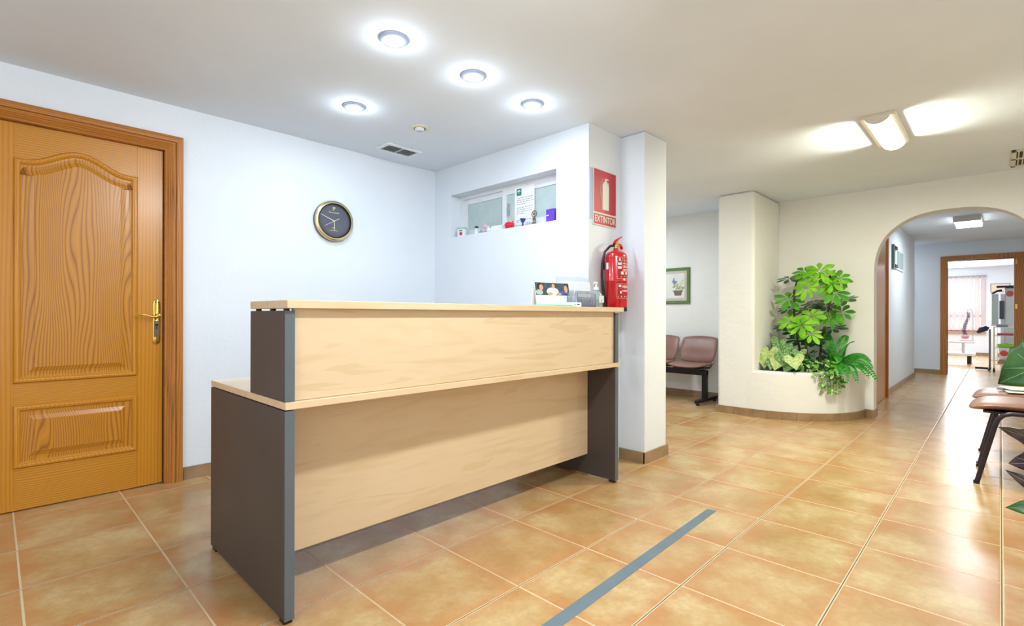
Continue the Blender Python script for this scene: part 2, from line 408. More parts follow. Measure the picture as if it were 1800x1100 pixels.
# skirtings ------------------------------------------------
def skirting(name, path, label, h=.08, t=.012, tile=.30, closed=False):
    """path: 2D points; the skirting bulges to the right of travel"""
    m = MB()
    P = [Vector(p) for p in path]
    # resample to tiles
    for a, b in zip(P[:-1], P[1:]):
        L = (b-a).length; n = max(1, round(L/tile)); d = (b-a)/L; nr = Vector((d.y, -d.x))
        for i in range(n):
            s0 = a+d*(L*i/n+(.0015 if i else 0)); s1 = a+d*(L*(i+1)/n-(.0015 if i < n-1 else 0))
            o = nr*t
            vs = [(s0.x, s0.y, 0), (s1.x, s1.y, 0), (s1.x+o.x, s1.y+o.y, 0), (s0.x+o.x, s0.y+o.y, 0)]
            vs += [(x, y, h) for x, y, z in vs]
            m.cur = 0; m.add(vs, [(0, 3, 2, 1), (4, 5, 6, 7), (0, 1, 5, 4), (1, 2, 6, 5), (2, 3, 7, 6), (3, 0, 4, 7)])
        o = nr*(t*.75); m.cur = 1
        vs = [(a.x, a.y, 0), (b.x, b.y, 0), (b.x+o.x, b.y+o.y, 0), (a.x+o.x, a.y+o.y, 0)]; vs += [(x, y, h-.001) for x, y, z in vs]
        m.add(vs, [(0, 3, 2, 1), (4, 5, 6, 7), (0, 1, 5, 4), (1, 2, 6, 5), (2, 3, 7, 6), (3, 0, 4, 7)])
    return struct(m, name, [BASE, GROUT], label, 'skirting')
skirting('baseboard_left', [(.846, 3.74), (2.83, 3.74)], 'brown ceramic skirting right of the pine door')
skirting('baseboard_window', [(2.83, 3.728), (2.83, 2.02)], 'brown ceramic skirting behind the desk')
skirting('baseboard_column', [(3.23, 2.02), (3.23, 1.82)], 'brown ceramic skirting on the left of the column', tile=.4)
skirting('baseboard_column_front', [(3.218, 1.82), (3.569, 1.82)], 'brown ceramic skirting on the front of the column', tile=.4)
skirting('baseboard_column_side', [(3.557, 1.82), (3.557, 4.6)], 'brown ceramic skirting on the waiting side of the column', tile=.4)
skirting('baseboard_waiting', [(6.37, 4.6), (6.37, 2.23)], 'brown ceramic skirting below the beam bench', tile=.4)
ap = [(cx_+R1*cos(pi+(pi/2)*k/10), cy_+R1*sin(pi+(pi/2)*k/10)) for k in range(11)]
skirting('baseboard_planter', [(5.54, 2.242)]+ap+[(6.37-.012, 1.02)], 'brown ceramic skirting curving around the planter', tile=.19)
skirting('baseboard_arch', [(6.37, 1.02), (6.37, yl-.012)], 'brown ceramic skirting beside the arch')
skirting('baseboard_arch_jamb', [(6.37, yl), (6.54, yl)], 'brown ceramic skirting on the arch jamb')
skirting('baseboard_corridor', [(8.11, 1.08), (11.2, 1.08)], 'brown ceramic skirting of the corridor', tile=.45)
skirting('baseboard_far', [(12.0, 3.0), (12.0, .79)], 'brown ceramic skirting at the corridor end', tile=.45)
skirting('baseboard_treatment', [(18.4, 2.4), (18.4, -1.05)], 'brown skirting of the bright far room', tile=.45)
skirting('baseboard_right', [(6.37, -1.0), (-2.5, -1.0)], 'brown ceramic skirting behind the visitor chairs', tile=.45)

# ------------------------------------------------------------------ pine door
LF = 3.765
D = thing('door_1', 'honey-coloured pine door with an arched upper panel', 'door', (.345, LF, 0)); D['kind'] = 'structure'
px0, px1 = .075, .607
def fY(a, b, h): return (a, LF-h, b)
x0, x1 = -.048, .738
MB().box(x0, LF, .006, px0, LF+.036, 2.075).build('stile', PINE_V, D, bevel=.0015)
MB().box(px1, LF, .006, x1, LF+.036, 2.075).build('stile', PINE_V, D, bevel=.0015)
MB().box(px0, LF+.0008, .006, px1, LF+.036, .245).build('rail', PINE_H, D)
MB().box(px0, LF+.0008, .545, px1, LF+.036, .70).build('rail', PINE_H, D)
MB().box(px0, LF+.0008, 1.86, px1, LF+.036, 2.075).build('rail', PINE_H, D)
MB().box(px0, LF+.012, .24, px1, LF+.034, .55).box(px0, LF+.012, .69, px1, LF+.034, 1.87).build('core', PINE_V, D)
mold = [(-.004, 0), (0, .006), (.003, .0115), (.009, .0135), (.015, .0125), (.018, .010), (.021, .0105), (.026, .004), (.030, .0015)]
panelp = [(.030, .0015), (.040, .0010), (.056, .002), (.078, .010), (.081, .012)]
low = [(px0, .232), (px1, .232), (px1, .563), (px0, .563)]
MB().rings(low, mold, fY, fill=False).build('moulding', PINE_V, D, smooth='auto')
MB().rings(low, panelp, fY).build('panel', PINE_P2, D)
up = [(px0, .687), (px1, .687)]
xm = (px0+px1)/2
for i in range(0, 25):
    t = i/24; x = px1+(px0-px1)*t; u = abs(x-xm)/((px1-px0)/2)
    z = 1.885+.085*(.5+.5*cos(pi*min(1, u*1.22)))**.9
    if i in (0, 24): z = 1.885
    up.append((x, z))
MB().rings(up, mold, fY, fill=False).build('moulding', PINE_V, D, smooth='auto')
MB().rings(up, panelp, fY).build('panel', PINE_P, D)
# casing
cp = [(0, -.03), (0, .012), (.008, .016), (.012, .013), (.018, .019), (.024, .015), (.030, .020), (.036, .016), (.044, .024), (.052, .027), (.056, .022), (.060, .030), (.085, .034), (.093, .030), (.096, .004)]
cf = lambda a, b, h: (a, 3.74-h, b)
# right jamb (travel downward so that the offset goes right), head, left jamb
def casing(parent, xa, xb, zt, f, prof, mv, mh):
    W = prof[-1][0]
    def seg(p0, p1, nrm, q0s, q1s, name, mm):
        m = MB(); vs = []
        for o, h in prof:
            vs.append(f(p0[0]+nrm[0][0]*o, p0[1]+nrm[0][1]*o, h)); vs.append(f(p1[0]+nrm[1][0]*o, p1[1]+nrm[1][1]*o, h))
        n = len(prof)
        m.add(vs, [(2*i, 2*i+1, 2*i+3, 2*i+2) for i in range(n-1)] + [tuple(range(0, 2*n, 2))])
        return m.build(name, mm, parent, smooth='auto')
    seg((xb, 0), (xb, zt), ((1, 0), (1, 1)), 0, 0, 'casing_jamb', mv)
    seg((xa, 0), (xa, zt), ((-1, 0), (-1, 1)), 0, 0, 'casing_jamb', mv)
    seg((xa, zt), (xb, zt), ((-1, 1), (1, 1)), 0, 0, 'casing_head', mh)
casing(D, x0-.004, x1+.005, 2.077, cf, cp, PINE_C, PINE_CH)
# handle
hx, hz = .706, 1.045
pl = MB(); out = [(-.017, -.155), (.0, -.168), (.017, -.155), (.019, -.14), (.019, .085), (.015, .10), (.012, .108), (0, .118), (-.012, .108), (-.015, .10), (-.019, .085), (-.019, -.14)]
pl.rings([(hx+a, hz+b-.01) for a, b in out], [(0, 0), (0, .004), (.003, .0065)], fY)
bp_ = pl.build('handle_plate', BRASS, D, smooth='auto')
MB().box(hx-.014, LF-.0085, hz-.13, hx+.014, LF-.006, hz-.03).build('plate_inlay', mat('plate_bronze', '#8a7a62', .3, .9), bp_)
MB().lathe((hx, LF-.0065, hz-.055), [(.008, 0), (.008, .004)], 16, 'Y').box(hx-.003, LF-.0105, hz-.082, hx+.003, LF-.008, hz-.06).build('keyhole', BLACK, bp_)
m = MB().lathe((hx+.002, LF-.006, hz+.002), [(.013, 0), (.013, .006), (.009, .012), (.008, .04), (.011, .045), (0, .05)], 20, 'Y')
m.tube([(hx+.004, LF-.046, hz+.003), (hx-.01, LF-.05, hz-.004), (hx-.03, LF-.05, hz-.006), (hx-.055, LF-.05, hz+.004), (hx-.08, LF-.05, hz+.009), (hx-.105, LF-.048, hz+.006), (hx-.118, LF-.046, hz+.002)], [.010, .009, .008, .0075, .007, .006, .004], 12, flat=.75)
m.build('handle', BRASS, D, smooth='auto')
MB().lathe((hx-.006, LF-.006, hz+.085), [(.004, 0), (.004, .002)], 10, 'Y').lathe((hx+.010, LF-.006, hz+.085), [(.004, 0), (.004, .002)], 10, 'Y').build('screw', DARKG, bp_)

# ------------------------------------------------------------------ reception desk
DK = thing('reception_desk', 'two-tier reception desk with beech front panels and graphite sides', 'reception desk', (1.72, 2.1, 0))
xl, xr, yf = .687, 2.755, 1.735
for xx, nm in ((xl, 'L'), (xr-.033, 'R')):
    sd = MB().box(xx, yf+.003, .014, xx+.033, 2.565, .727).build('side_panel', GRAPH, DK, bevel=.001)
    MB().box(xx, yf, .014, xx+.033, yf+.003, .727).build('edge_strip', GRAPHE, sd)
    MB().box(xx+.002, yf+.012, 0, xx+.031, yf+.05, .014).box(xx+.002, 2.50, 0, xx+.031, 2.545, .014).build('foot', BLACK, sd)
    su = MB().box(xx, yf+.003, .757, xx+.033, 2.065, 1.069).build('upper_side_panel', GRAPH, DK, bevel=.001)
    MB().box(xx, yf, .757, xx+.033, yf+.003, 1.069).build('edge_strip', GRAPHE, su)
    m = MB()
    for yy in (yf+.03, yf+.15, yf+.29): m.lathe((xx+.0165, yy, 1.069), [(.010, 0), (.010, .008)], 12)
    m.build('spacer', BLACK, su)
    MB().lathe((xx+.0165, 1.84, .727), [(.010, 0), (.010, .006)], 12).lathe((xx+.0165, 2.3, .727), [(.010, 0), (.010, .006)], 12).build('spacer', BLACK, sd)
MB().box(xl-.0, yf-.004, .731, xr+.012, 2.565, .757).build('worktop', BEECH_T, DK, bevel=.002)
MB().box(xl-.0, yf-.018, 1.0765, 2.79, 2.067, 1.105).build('countertop', BEECH_T, DK, bevel=.002)
MB().box(xl+.034, yf+.014, .758, xr-.034, yf+.032, 1.0765).build('upper_front_panel', BEECH, DK, bevel=.001)
MB().box(xl+.034, 1.947, .146, xr-.034, 1.965, .727).build('lower_front_panel', BEECH, DK, bevel=.001)

# ------------------------------------------------------------------ wall clock
CKx, CKz = 1.842, 1.782
CK = thing('wall_clock', 'round gold-rimmed wall clock with a dark face on the white wall', 'clock', (CKx, 3.74, CKz))
CKD = mat('clock_body', '#6c675c', .35, .5)
MB().lathe((CKx, 3.74, CKz), [(.150, 0), (.157, .004), (.157, .028), (.150, .034)], 64, 'Y', cap=False).build('case', CKD, CK, smooth='auto')
MB().lathe((CKx, 3.74, CKz), [(.156, .030), (.153, .040), (.143, .046), (.134, .045), (.130, .038), (.129, .028)], 64, 'Y', cap=False).build('rim', mat('polished_gold', '#dccb9c', .16, 1), CK, smooth='auto')
MB().lathe((CKx, 3.74, CKz), [(.129, .044), (.128, .020)], 64, 'Y', cap=False).build('inner_ring', BLACK, CK, smooth='auto')
fc = MB().lathe((CKx, 3.74, CKz), [(.1285, .018), (.1285, .022)], 64, 'Y').build('dial', mat('dial_slate', '#363e54', .35, var='#333a4e'), CK)
def hand(a, L, w, tail, y, name):
    m = MB(); d = Vector((sin(a), 0, cos(a))); n = Vector((cos(a), 0, -sin(a))); c = Vector((CKx, y, CKz))
    p = [c-d*tail-n*w*.5, c-d*tail+n*w*.5, c+d*L+n*w*.25, c+d*L-n*w*.25]
    vs = p+[q-Vector((0, .0012, 0)) for q in p]
    m.add(vs, [(0, 1, 2, 3), (7, 6, 5, 4), (0, 1, 5, 4), (1, 2, 6, 5), (2, 3, 7, 6), (3, 0, 4, 7)])
    m.build(name, mat('hand_cream', '#efe8c9', .4), CK)
hand(radians(291), .118, .006, .0, 3.712, 'minute_hand')
hand(radians(176), .072, .006, .0, 3.714, 'hour_hand')
hand(radians(240), .088, .004, .045, 3.710, 'second_hand')
GOLDL = mat('dial_print', '#d8d29c', .4)
RX = Matrix.Rotation(pi/2, 4, 'X')
text('lettering', 'P', .042, Matrix.Translation((CKx, 3.7175, CKz+.094)) @ RX, GOLDL, CK)
text('lettering', 'Pierre Cardin', .015, Matrix.Translation((CKx, 3.7175, CKz+.066)) @ RX, GOLDL, CK)
m = MB()
for i in range(9): m.box(CKx-.036+i*.008, 3.7170, CKz-.075, CKx-.036+i*.008+.005, 3.7178, CKz-.071)
m.box(CKx-.014, 3.7170, CKz-.056, CKx+.006, 3.7178, CKz-.051)
m.build('dial_marks', GOLDL, CK)
MB().lathe((CKx, 3.74, CKz), [(.129, .040), (.100, .0425), (.05, .044), (0, .0445)], 48, 'Y').build('cover_glass', mat('clock_glass', '#ffffff', .03, alpha=.06), CK, smooth=True)

# ------------------------------------------------------------------ window
W = thing('window_1', 'small high white sliding window with frosted panes', 'window', (2.93, 2.9, wz0)); W['kind'] = 'structure'
m = MB()
fx0, fx1 = 2.935, 2.985
m.frame(fx0, fx1, wy0, wy1, wz0, wz1, .03, .035, .03, .028)
m.build('window_frame', PVC, W)
def sash(ya, yb, xa, name, wl=.045, wt=.045):
    m = MB(); za, zb = wz0+.03, wz1-.028
    m.frame(xa, xa+.022, ya, yb, za, zb, wl, wl, .04, wt)
    f = m.build('sash', PVC, W)
    MB().box(xa+.008, ya+wl, za+.04, xa+.013, yb-wl, zb-wt).build('pane', FROST, f)
sash(2.90, 3.475, 2.960, 's')
sash(2.335, 2.965, 2.937, 's')
MB().box(2.928, 2.885, 1.87, 2.937, 2.90, 1.97).build('latch', GREYP, W, bevel=.002)
SN = thing('notice', 'printed white notice with a green square emblem stuck on the window', 'notice', (2.9345, 2.705, 1.775))
PAPER = mat('white_paper', '#f4f5f8', .7)
NM = MB().box(2.9335, 2.607, 1.775, 2.9350, 2.82, 2.083).build('sheet', PAPER, SN)
GRN = mat('emblem_green', '#1c8c78', .5)
e = MB().box(2.9325, 2.745, 2.012, 2.9336, 2.797, 2.066).build('emblem', GRN, SN)
m = MB()
for a, b, c, d in ((2.752, 2.044, 2.790, 2.049), (2.760, 2.049, 2.782, 2.055), (2.770, 2.026, 2.773, 2.044)): m.box(2.9318, a, b, 2.9327, c, d)
m.build('emblem_mark', PAPER, e)
random.seed(3)
for para in ([1.988, 1.972, 1.956, 1.940], [1.912, 1.896, 1.880, 1.864], [1.812, 1.800]):
    m = MB()
    for r, z in enumerate(para):
        y = 2.798; end = 2.63 if r < len(para)-1 else 2.71
        while y > end:
            w = random.uniform(.008, .03); m.box(2.9329, y, z, 2.9337, max(end-.01, y-w), z+.005); y -= w+random.uniform(.004, .012)
    m.build('text_block', mat('grey_print', '#9aa2b4', .7), SN)

SX = 2.865; SB = wz0
# jar
J = thing('jar', 'small white jar with a red and green mark at the left of the window sill', 'jar', (SX+.012, 3.41, SB))
MB().lathe((SX+.012, 3.41, SB), [(.040, 0), (.043, .006), (.043, .062), (.038, .068)], 28).build('body', WHITEP, J, smooth='auto')
MB().lathe((SX+.012, 3.41, SB), [(.040, .068), (.045, .072), (.045, .080), (.02, .088), (0, .09)], 28).build('lid', mat('jar_lid', '#b9ccd0', .3), J, smooth='auto')
m = MB().lathe((SX+.012, 3.41, SB+.024), [(.0437, -.014), (.0437, .014)], 6, 'Z', radians(200), radians(235)); m.build('red_mark', SIGNRED, J)
m = MB().lathe((SX+.012, 3.41, SB+.050), [(.0437, -.006), (.0437, .006)], 6, 'Z', radians(196), radians(236)); m.build('green_mark', GRN, J)
# figurine
F = thing('figurine', 'tiny white figurine with dark hair on the window sill', 'figurine', (SX+.01, 3.215, SB))
MB().lathe((SX+.01, 3.215, SB), [(.024, 0), (.026, .004), (.015, .03), (.012, .042), (.015, .046), (.016, .055), (.009, .066)], 20).build('body', WHITEP, F, smooth='auto')
MB().lathe((SX+.01, 3.215, SB), [(.0165, .054), (.0175, .060), (.012, .071), (0, .075)], 20).build('hair', BLACK, F, smooth='auto')
GB = MB().lathe((SX+.045, 3.175, SB), [(.030, 0), (.032, .008), (.020, .04), (.018, .045)], 20).build('cut_glass_bowl', CLEARP, smooth='auto')
tag(GB, 'little clear glass bowl right of the white figurine', 'bowl')
# shell
m = MB(); c = Vector((SX+.012, 3.105, SB))
for k, (dx, dy, dz, r) in enumerate([(0, 0, .055, .032), (0, .03, .042, .024), (0, -.03, .045, .026), (-.01, .012, .022, .022), (-.006, -.018, .020, .02), (.01, .0, .075, .016)]):
    m.lathe(c+Vector((dx, dy, dz)), [(0, -r), (r*.7, -r*.7), (r, 0), (r*.7, r*.7), (0, r)], 12)
SH = m.build('seashell', mat('pink_shell', '#d9c5cf', .3, var='#c4adb8', vscale=60, bump=.4, bscale=80), smooth=True, sub=1); tag(SH, 'knobbly pale pink seashell standing on the window sill', 'seashell')
EL = thing('elephant_ornament', 'small white rounded ornament beside the pink seashell', 'ornament', (SX-.005, 3.045, SB))
MB().lathe((SX-.005, 3.045, SB), [(0, .002), (.018, .003), (.024, .018), (.018, .034), (0, .04)], 16).build('body', WHITEP, EL, smooth=True)
MB().lathe((SX-.026, 3.045, SB+.026), [(0, .01), (.007, .006), (.009, 0), (.007, -.006), (0, -.01)], 12).build('head', mat('pale_blue_glaze', '#b8c0d8', .3), EL, smooth=True)
BX = MB().box(SX-.008, 2.895, SB, SX+.03, 3.02, SB+.045).build('gift_box', mat('white_card', '#eef1f3', .5), bevel=.003); tag(BX, 'low white cardboard box on the window sill left of the red pig', 'box')
# red piggy
PG = thing('piggy_bank', 'glossy red round piggy bank on the window sill', 'piggy bank', (SX+.008, 2.82, SB))
REDG = mat('glossy_red', '#e01530', .12, coat=.5)
MB().lathe((SX+.008, 2.82, SB), [(0, .004), (.028, .006), (.040, .022), (.041, .034), (.030, .052), (0, .060)], 28).build('body', REDG, PG, smooth=True)
MB().lathe((SX-.002, 2.777, SB+.038), [(0, -.016), (.012, -.011), (.016, 0), (.011, .01), (0, .014)], 16).build('head', REDG, PG, smooth=True)
MB().box(SX-.004, 2.770, SB+.048, SX+.002, 2.780, SB+.060).build('ear', REDG, PG, bevel=.002)
m = MB()
for a, b in ((-.016, -.018), (-.016, .018), (.02, -.018), (.02, .018)): m.lathe((SX+.008+a, 2.82+b, SB), [(.007, 0), (.008, .012)], 10)
m.build('feet', REDG, PG, smooth='auto')
# blue egg cup
GT = MB().lathe((SX+.006, 2.672, SB), [(.017, 0), (.018, .003), (.007, .018), (.005, .026), (.010, .036), (.024, .062), (.024, .064), (.018, .060), (.0, .036)], 24).build('blue_goblet', mat('cobalt_glass', '#2134a8', .1, coat=.4), smooth='auto')
tag(GT, 'tiny cobalt blue goblet on the window sill', 'goblet')
MK = MB().lathe((SX+.025, 2.628, SB), [(.014, 0), (.015, .035), (.0125, .035), (.012, .004), (0, .004)], 20).build('shot_glass', CLEARP, smooth='auto'); tag(MK, 'small clear shot glass between blue goblet and bronze statuette', 'glass')
# bronze statuette
BR = mat('aged_bronze', '#7d7466', .35, .8)
ST = thing('statuette', 'bronze statuette holding a ring aloft on the window sill', 'statuette', (SX+.006, 2.553, SB))
MB().lathe((SX+.006, 2.553, SB), [(.022, 0), (.024, .004), (.012, .02), (.011, .032), (.014, .045), (.008, .055), (.004, .06)], 18).lathe((SX+.006, 2.553, SB+.062), [(0, -.007), (.006, -.004), (.007, 0), (.005, .005), (0, .007)], 12).build('figure', BR, ST, smooth='auto')
m = MB(); ring = [(SX+.006, 2.553+.024*cos(a), SB+.085+.024*sin(a)) for a in [2*pi*k/24 for k in range(25)]]
m.tube(ring, .0035, 8, cap=False)
for k in range(8):
    a = 2*pi*k/8; m.tube([(SX+.006, 2.553+.007*cos(a), SB+.085+.007*sin(a)), (SX+.006, 2.553+.023*cos(a), SB+.085+.023*sin(a))], .0012, 6)
m.lathe((SX+.003, 2.553, SB+.085), [(.009, -.002), (.009, .002)], 16, 'X')
m.build('halo_ring', BR, ST, smooth='auto')
# purple box
PB = thing('purple_box', 'upright purple cardboard box at the right end of the window sill', 'box', (SX+.01, 2.383, SB))
MB().box(SX-.01, 2.345, SB, SX+.03, 2.422, SB+.097).build('carton', mat('purple_card', '#6a43c4', .35, var='#6039b8'), PB, bevel=.002)
MB().box(SX-.0108, 2.395, SB+.048, SX-.0099, 2.418, SB+.055).build('white_mark', PAPER, PB)

# ------------------------------------------------------------------ counter items
CT = 1.105
# green notepad
NP = MB().box(2.06, 1.77, CT, 2.36, 1.87, CT+.006).box(2.09, 1.775, CT+.006, 2.33, 1.865, CT+.010).build('notepad', mat('mint_pad', '#7fdcbc', .5, var='#6cc9a8'), bevel=.0015)
tag(NP, 'thin mint green notepad lying on the counter', 'notepad')
# desk calendar: tent card
CA = thing('desk_calendar', 'tent calendar card with a photo of three people on the counter', 'calendar', (2.33, 1.93, CT))
Mc = Matrix.Translation((2.325, 1.905, CT+.002)) @ Matrix.Rotation(radians(-14), 4, 'Z') @ Matrix.Rotation(radians(-12), 4, 'X')
def cbox(m, a0, b0, a1, b1, d0=0, d1=.0015): return m.box(a0, -d1, b0, a1, -d0, b1, Mc)
m = MB(); cbox(m, -.128, 0, .128, .148); m.build('card', PAPER, CA)
Mc2 = Matrix.Translation((2.325, 1.905, CT+.002)) @ Matrix.Rotation(radians(-14), 4, 'Z') @ Matrix.Translation((0, .062, 0)) @ Matrix.Rotation(radians(12), 4, 'X')
MB().box(-.128, 0, 0, .128, .0015, .148, Mc2).build('back_card', PAPER, CA)
m = MB(); cbox(m, -.125, .068, .125, .145, .0015, .002); ph = m.build('photo', mat('photo_dark', '#2c3f4c', .4, var='#3f5a66', vscale=60), CA)
def blob(m, a, b, ra, rb, d=.0022):
    vs = []; n = 18
    for k in range(n): vs.append(Mc @ Vector((a+ra*cos(2*pi*k/n), -d, b+rb*sin(2*pi*k/n))))
    m.add(vs, [tuple(range(n))])
SKIN = mat('print_skin', '#d29a76', .5); HAIR = mat('print_hair', '#2a1d18', .5)
m = MB(); blob(m, -.098, .086, .026, .016); m.build('printed_shirt', mat('print_grey', '#a9b0ac', .5), ph)
m = MB(); blob(m, 0, .092, .045, .024); m.build('printed_shirt', mat('print_pale', '#d6e6dc', .5), ph)
m = MB(); blob(m, .072, .083, .016, .014, .0023); m.build('printed_shirt', mat('print_blue', '#1f57c8', .5), ph)
m = MB(); blob(m, -.092, .124, .020, .019, .0023); blob(m, .010, .134, .014, .011, .0023); blob(m, .104, .126, .017, .017, .0023); m.build('printed_hair', HAIR, ph)
m = MB(); blob(m, -.082, .116, .014, .017, .0026); blob(m, .008, .125, .012, .015, .0026); blob(m, .100, .108, .013, .024, .0026); blob(m, -.02, .078, .02, .009, .0026); blob(m, .045, .078, .018, .008, .0026); m.build('printed_face', SKIN, ph)
m = MB()
for r in range(6):
    for k in range(26):
        a = -.118+k*.0091
        if (k+r*3) % 9 != 8: cbox(m, a, .054-r*.0075, a+.004, .057-r*.0075, .0015, .002)
m.build('date_grid', mat('grid_print', '#b6c2d4', .6), CA)
# paper with dark marks
WC = thing('card_box', 'small white card box with two dark marks in front of the calendar', 'box', (2.40, 1.80, CT))
MB().box(2.345, 1.785, CT, 2.43, 1.83, CT+.026).build('carton', PAPER, WC, bevel=.001)
MB().box(2.362, 1.7842, CT+.012, 2.372, 1.7851, CT+.017).box(2.388, 1.7842, CT+.011, 2.412, 1.7851, CT+.018).build('printed_marks', BLACK, WC)
# business card tray
BT = thing('card_holder', 'clear acrylic card holder with a violet base on the counter', 'card holder', (2.50, 1.84, CT))
VIO = mat('violet_base', '#2a2a78', .3)
m = MB().box(2.415, 1.80, CT+.010, 2.60, 1.803, CT+.086).box(2.415, 1.877, CT+.010, 2.60, 1.88, CT+.086).box(2.415, 1.803, CT+.010, 2.418, 1.877, CT+.086).box(2.597, 1.803, CT+.010, 2.60, 1.877, CT+.086)
m.build('acrylic_walls', CLEARP, BT)
MB().box(2.413, 1.798, CT, 2.602, 1.882, CT+.010).build('base', VIO, BT, bevel=.002)
m = MB(); m.box(2.425, 1.812, CT+.010, 2.59, 1.83, CT+.060); m.build('cards', mat('card_stack', '#c9d2ea', .5, var='#8d99c4', vscale=90), BT)
m = MB().box(2.43, 1.806, CT+.060, 2.53, 1.809, CT+.080).box(2.54, 1.806, CT+.062, 2.585, 1.809, CT+.078); m.build('insert', PAPER, BT)
m = MB(); random.seed(12)
for k in range(10): a = 2.43+k*.0155; m.box(a, 1.8105, CT+.014, a+.008, 1.812, CT+.014+random.uniform(.02, .04))
m.build('clips', mat('clip_slate', '#566089', .4), BT)
# leaning clear folder
FD = thing('leaflet_stand', 'clear leaflet stand holding white folded papers behind the card holder', 'leaflet stand', (2.62, 1.98, CT))
Mf = Matrix.Translation((2.625, 1.965, CT+.001)) @ Matrix.Rotation(radians(-16), 4, 'Z') @ Matrix.Rotation(radians(-8), 4, 'X')
MB().box(-.115, 0, 0, .125, .02, .170, Mf).build('papers', mat('leaflet_white', '#dfe3ea', .55), FD, bevel=.002)
MB().box(-.125, -.006, 0, .135, -.003, .11, Mf).box(-.125, .025, 0, .135, .028, .205, Mf).box(-.125, -.006, 0, .135, .028, .004, Mf).build('acrylic', CLEARP, FD)
Mt = Matrix.Translation((2.53, 1.93, CT+.002)) @ Matrix.Rotation(radians(14), 4, 'Y')
MB().box(-.004, 0, .0, .004, .002, .165, Mt).build('paper_strip', PAPER, FD)
# sanitizer bottle
SZ = thing('sanitizer_bottle', 'clear pump bottle of hand gel at the end of the counter', 'bottle', (2.69, 1.86, CT))
c = (2.69, 1.86, CT)
MB().lathe(c, [(.036, 0), (.041, .004), (.042, .04), (.041, .075), (.030, .098), (.014, .112), (.013, .12)], 32).build('bottle_body', mat('gel_bottle', '#d7e6e4', .12, trans=.75, ior=1.33), SZ, smooth='auto')
MB().lathe(c, [(.0, .003), (.037, .004), (.039, .05), (0, .052)], 28).build('gel', mat('clear_gel', '#cfe2da', .1, trans=.6), SZ, smooth='auto')
MB().box(2.664, 1.8185, CT+.03, 2.716, 1.8195, CT+.075).build('label', mat('bottle_label', '#d5ddd8', .5), SZ)
MB().lathe(c, [(.015, .112), (.016, .116), (.016, .130), (.006, .132), (.005, .152), (.012, .154), (.012, .162), (0, .164)], 20).tube([(2.69, 1.86, CT+.158), (2.67, 1.855, CT+.160), (2.648, 1.85, CT+.152)], [.006, .005, .004], 10).build('pump', WHITEP, SZ, smooth='auto')
SB2 = MB().lathe((2.635, 1.89, CT), [(.014, 0), (.016, .004), (.016, .075), (.008, .088), (.008, .1), (0, .101)], 20).build('spray_vial', CLEARP, smooth='auto'); tag(SB2, 'slim clear vial left of the pump bottle', 'vial')

# ------------------------------------------------------------------ extinguisher sign
SG = thing('extinguisher_sign', 'red EXTINTOR sign with a pale extinguisher pictogram', 'sign', (3.02, 2.015, 1.69))
sx0, sx1, sz0, sz1 = 2.875, 3.163, 1.684, 2.080
MB().box(sx0, 2.012, sz0, sx1, 2.02, sz1).build('plate', SIGNW, SG, bevel=.0008)
MB().box(sx0+.008, 2.0112, 1.775, sx1-.008, 2.0122, sz1-.008).build('pictogram_field', SIGNRED, SG)
MB().box(sx0+.008, 2.0112, sz0+.008, sx1-.008, 2.0122, 1.763).build('text_field', SIGNRED, SG)
m = MB(); y_ = 2.0106
body = [(2.985, 1.80), (3.062, 1.80), (3.064, 1.965), (3.058, 1.985), (3.04, 1.998), (3.032, 2.002), (3.032, 2.012), (3.06, 2.016), (3.062, 2.022), (3.028, 2.024), (3.012, 2.018), (3.012, 2.002), (2.995, 1.99), (2.984, 1.972)]
m.prism(body, lambda a, b: (a, y_, b), lambda a, b: (a, y_+.0008, b))
m.tube([(3.013, y_, 2.014), (2.985, y_, 2.012), (2.965, y_, 1.985), (2.955, y_, 1.94), (2.962, y_, 1.88), (2.968, y_, 1.83), (2.978, y_, 1.812)], .0032, 8, flat=.2)
m.tube([(3.035, y_, 2.01), (3.052, y_, 1.995), (3.062, y_, 1.985)], .0035, 8, flat=.2)
m.build('pictogram', SIGNW, SG)
text('lettering', 'EXTINTOR', .066, Matrix.Translation(((sx0+sx1)/2, 2.0106, 1.7270)) @ RX, SIGNW, SG, sx=.80)
RB = MB().box(2.835, 2.016, 1.72, 2.872, 2.02, 2.07).build('blue_backing_card', mat('pale_blue_card', '#b7c6e2', .6)); tag(RB, 'pale blue strip of card on the wall left of the extinguisher sign', 'card')

# ------------------------------------------------------------------ extinguisher
ex_, ey_, ez_ = 3.022, 1.925, 1.082
EX = thing('fire_extinguisher', 'red fire extinguisher hung on the wall beyond the counter end', 'fire extinguisher', (ex_, ey_, ez_))
MB().lathe((ex_, ey_, ez_), [(.070, .0), (.077, .003), (.077, .028)], 40).build('base_ring', BLACK, EX, smooth='auto')
MB().lathe((ex_, ey_, ez_), [(.0765, .028), (.078, .032), (.078, .205), (.0795, .207), (.0795, .212), (.078, .214), (.078, .375), (.073, .395), (.058, .412), (.035, .421), (.018, .424), (.017, .44)], 48).build('cylinder', RED, EX, smooth='auto')
MB().lathe((ex_, ey_, ez_), [(.015, .43), (.015, .448), (.022, .45), (.022, .462), (.018, .466), (.018, .485), (0, .486)], 20).box(ex_+.01, ey_-.01, ez_+.455, ex_+.055, ey_+.01, ez_+.468).build('valve', BRASS, EX, smooth='auto')
MB().tube([(ex_-.022, ey_, ez_+.468), (ex_-.005, ey_, ez_+.488), (ex_+.03, ey_, ez_+.508), (ex_+.075, ey_, ez_+.528)], [.012, .014, .010, .006], 10, flat=.8).build('lever', RED, EX, smooth='auto')
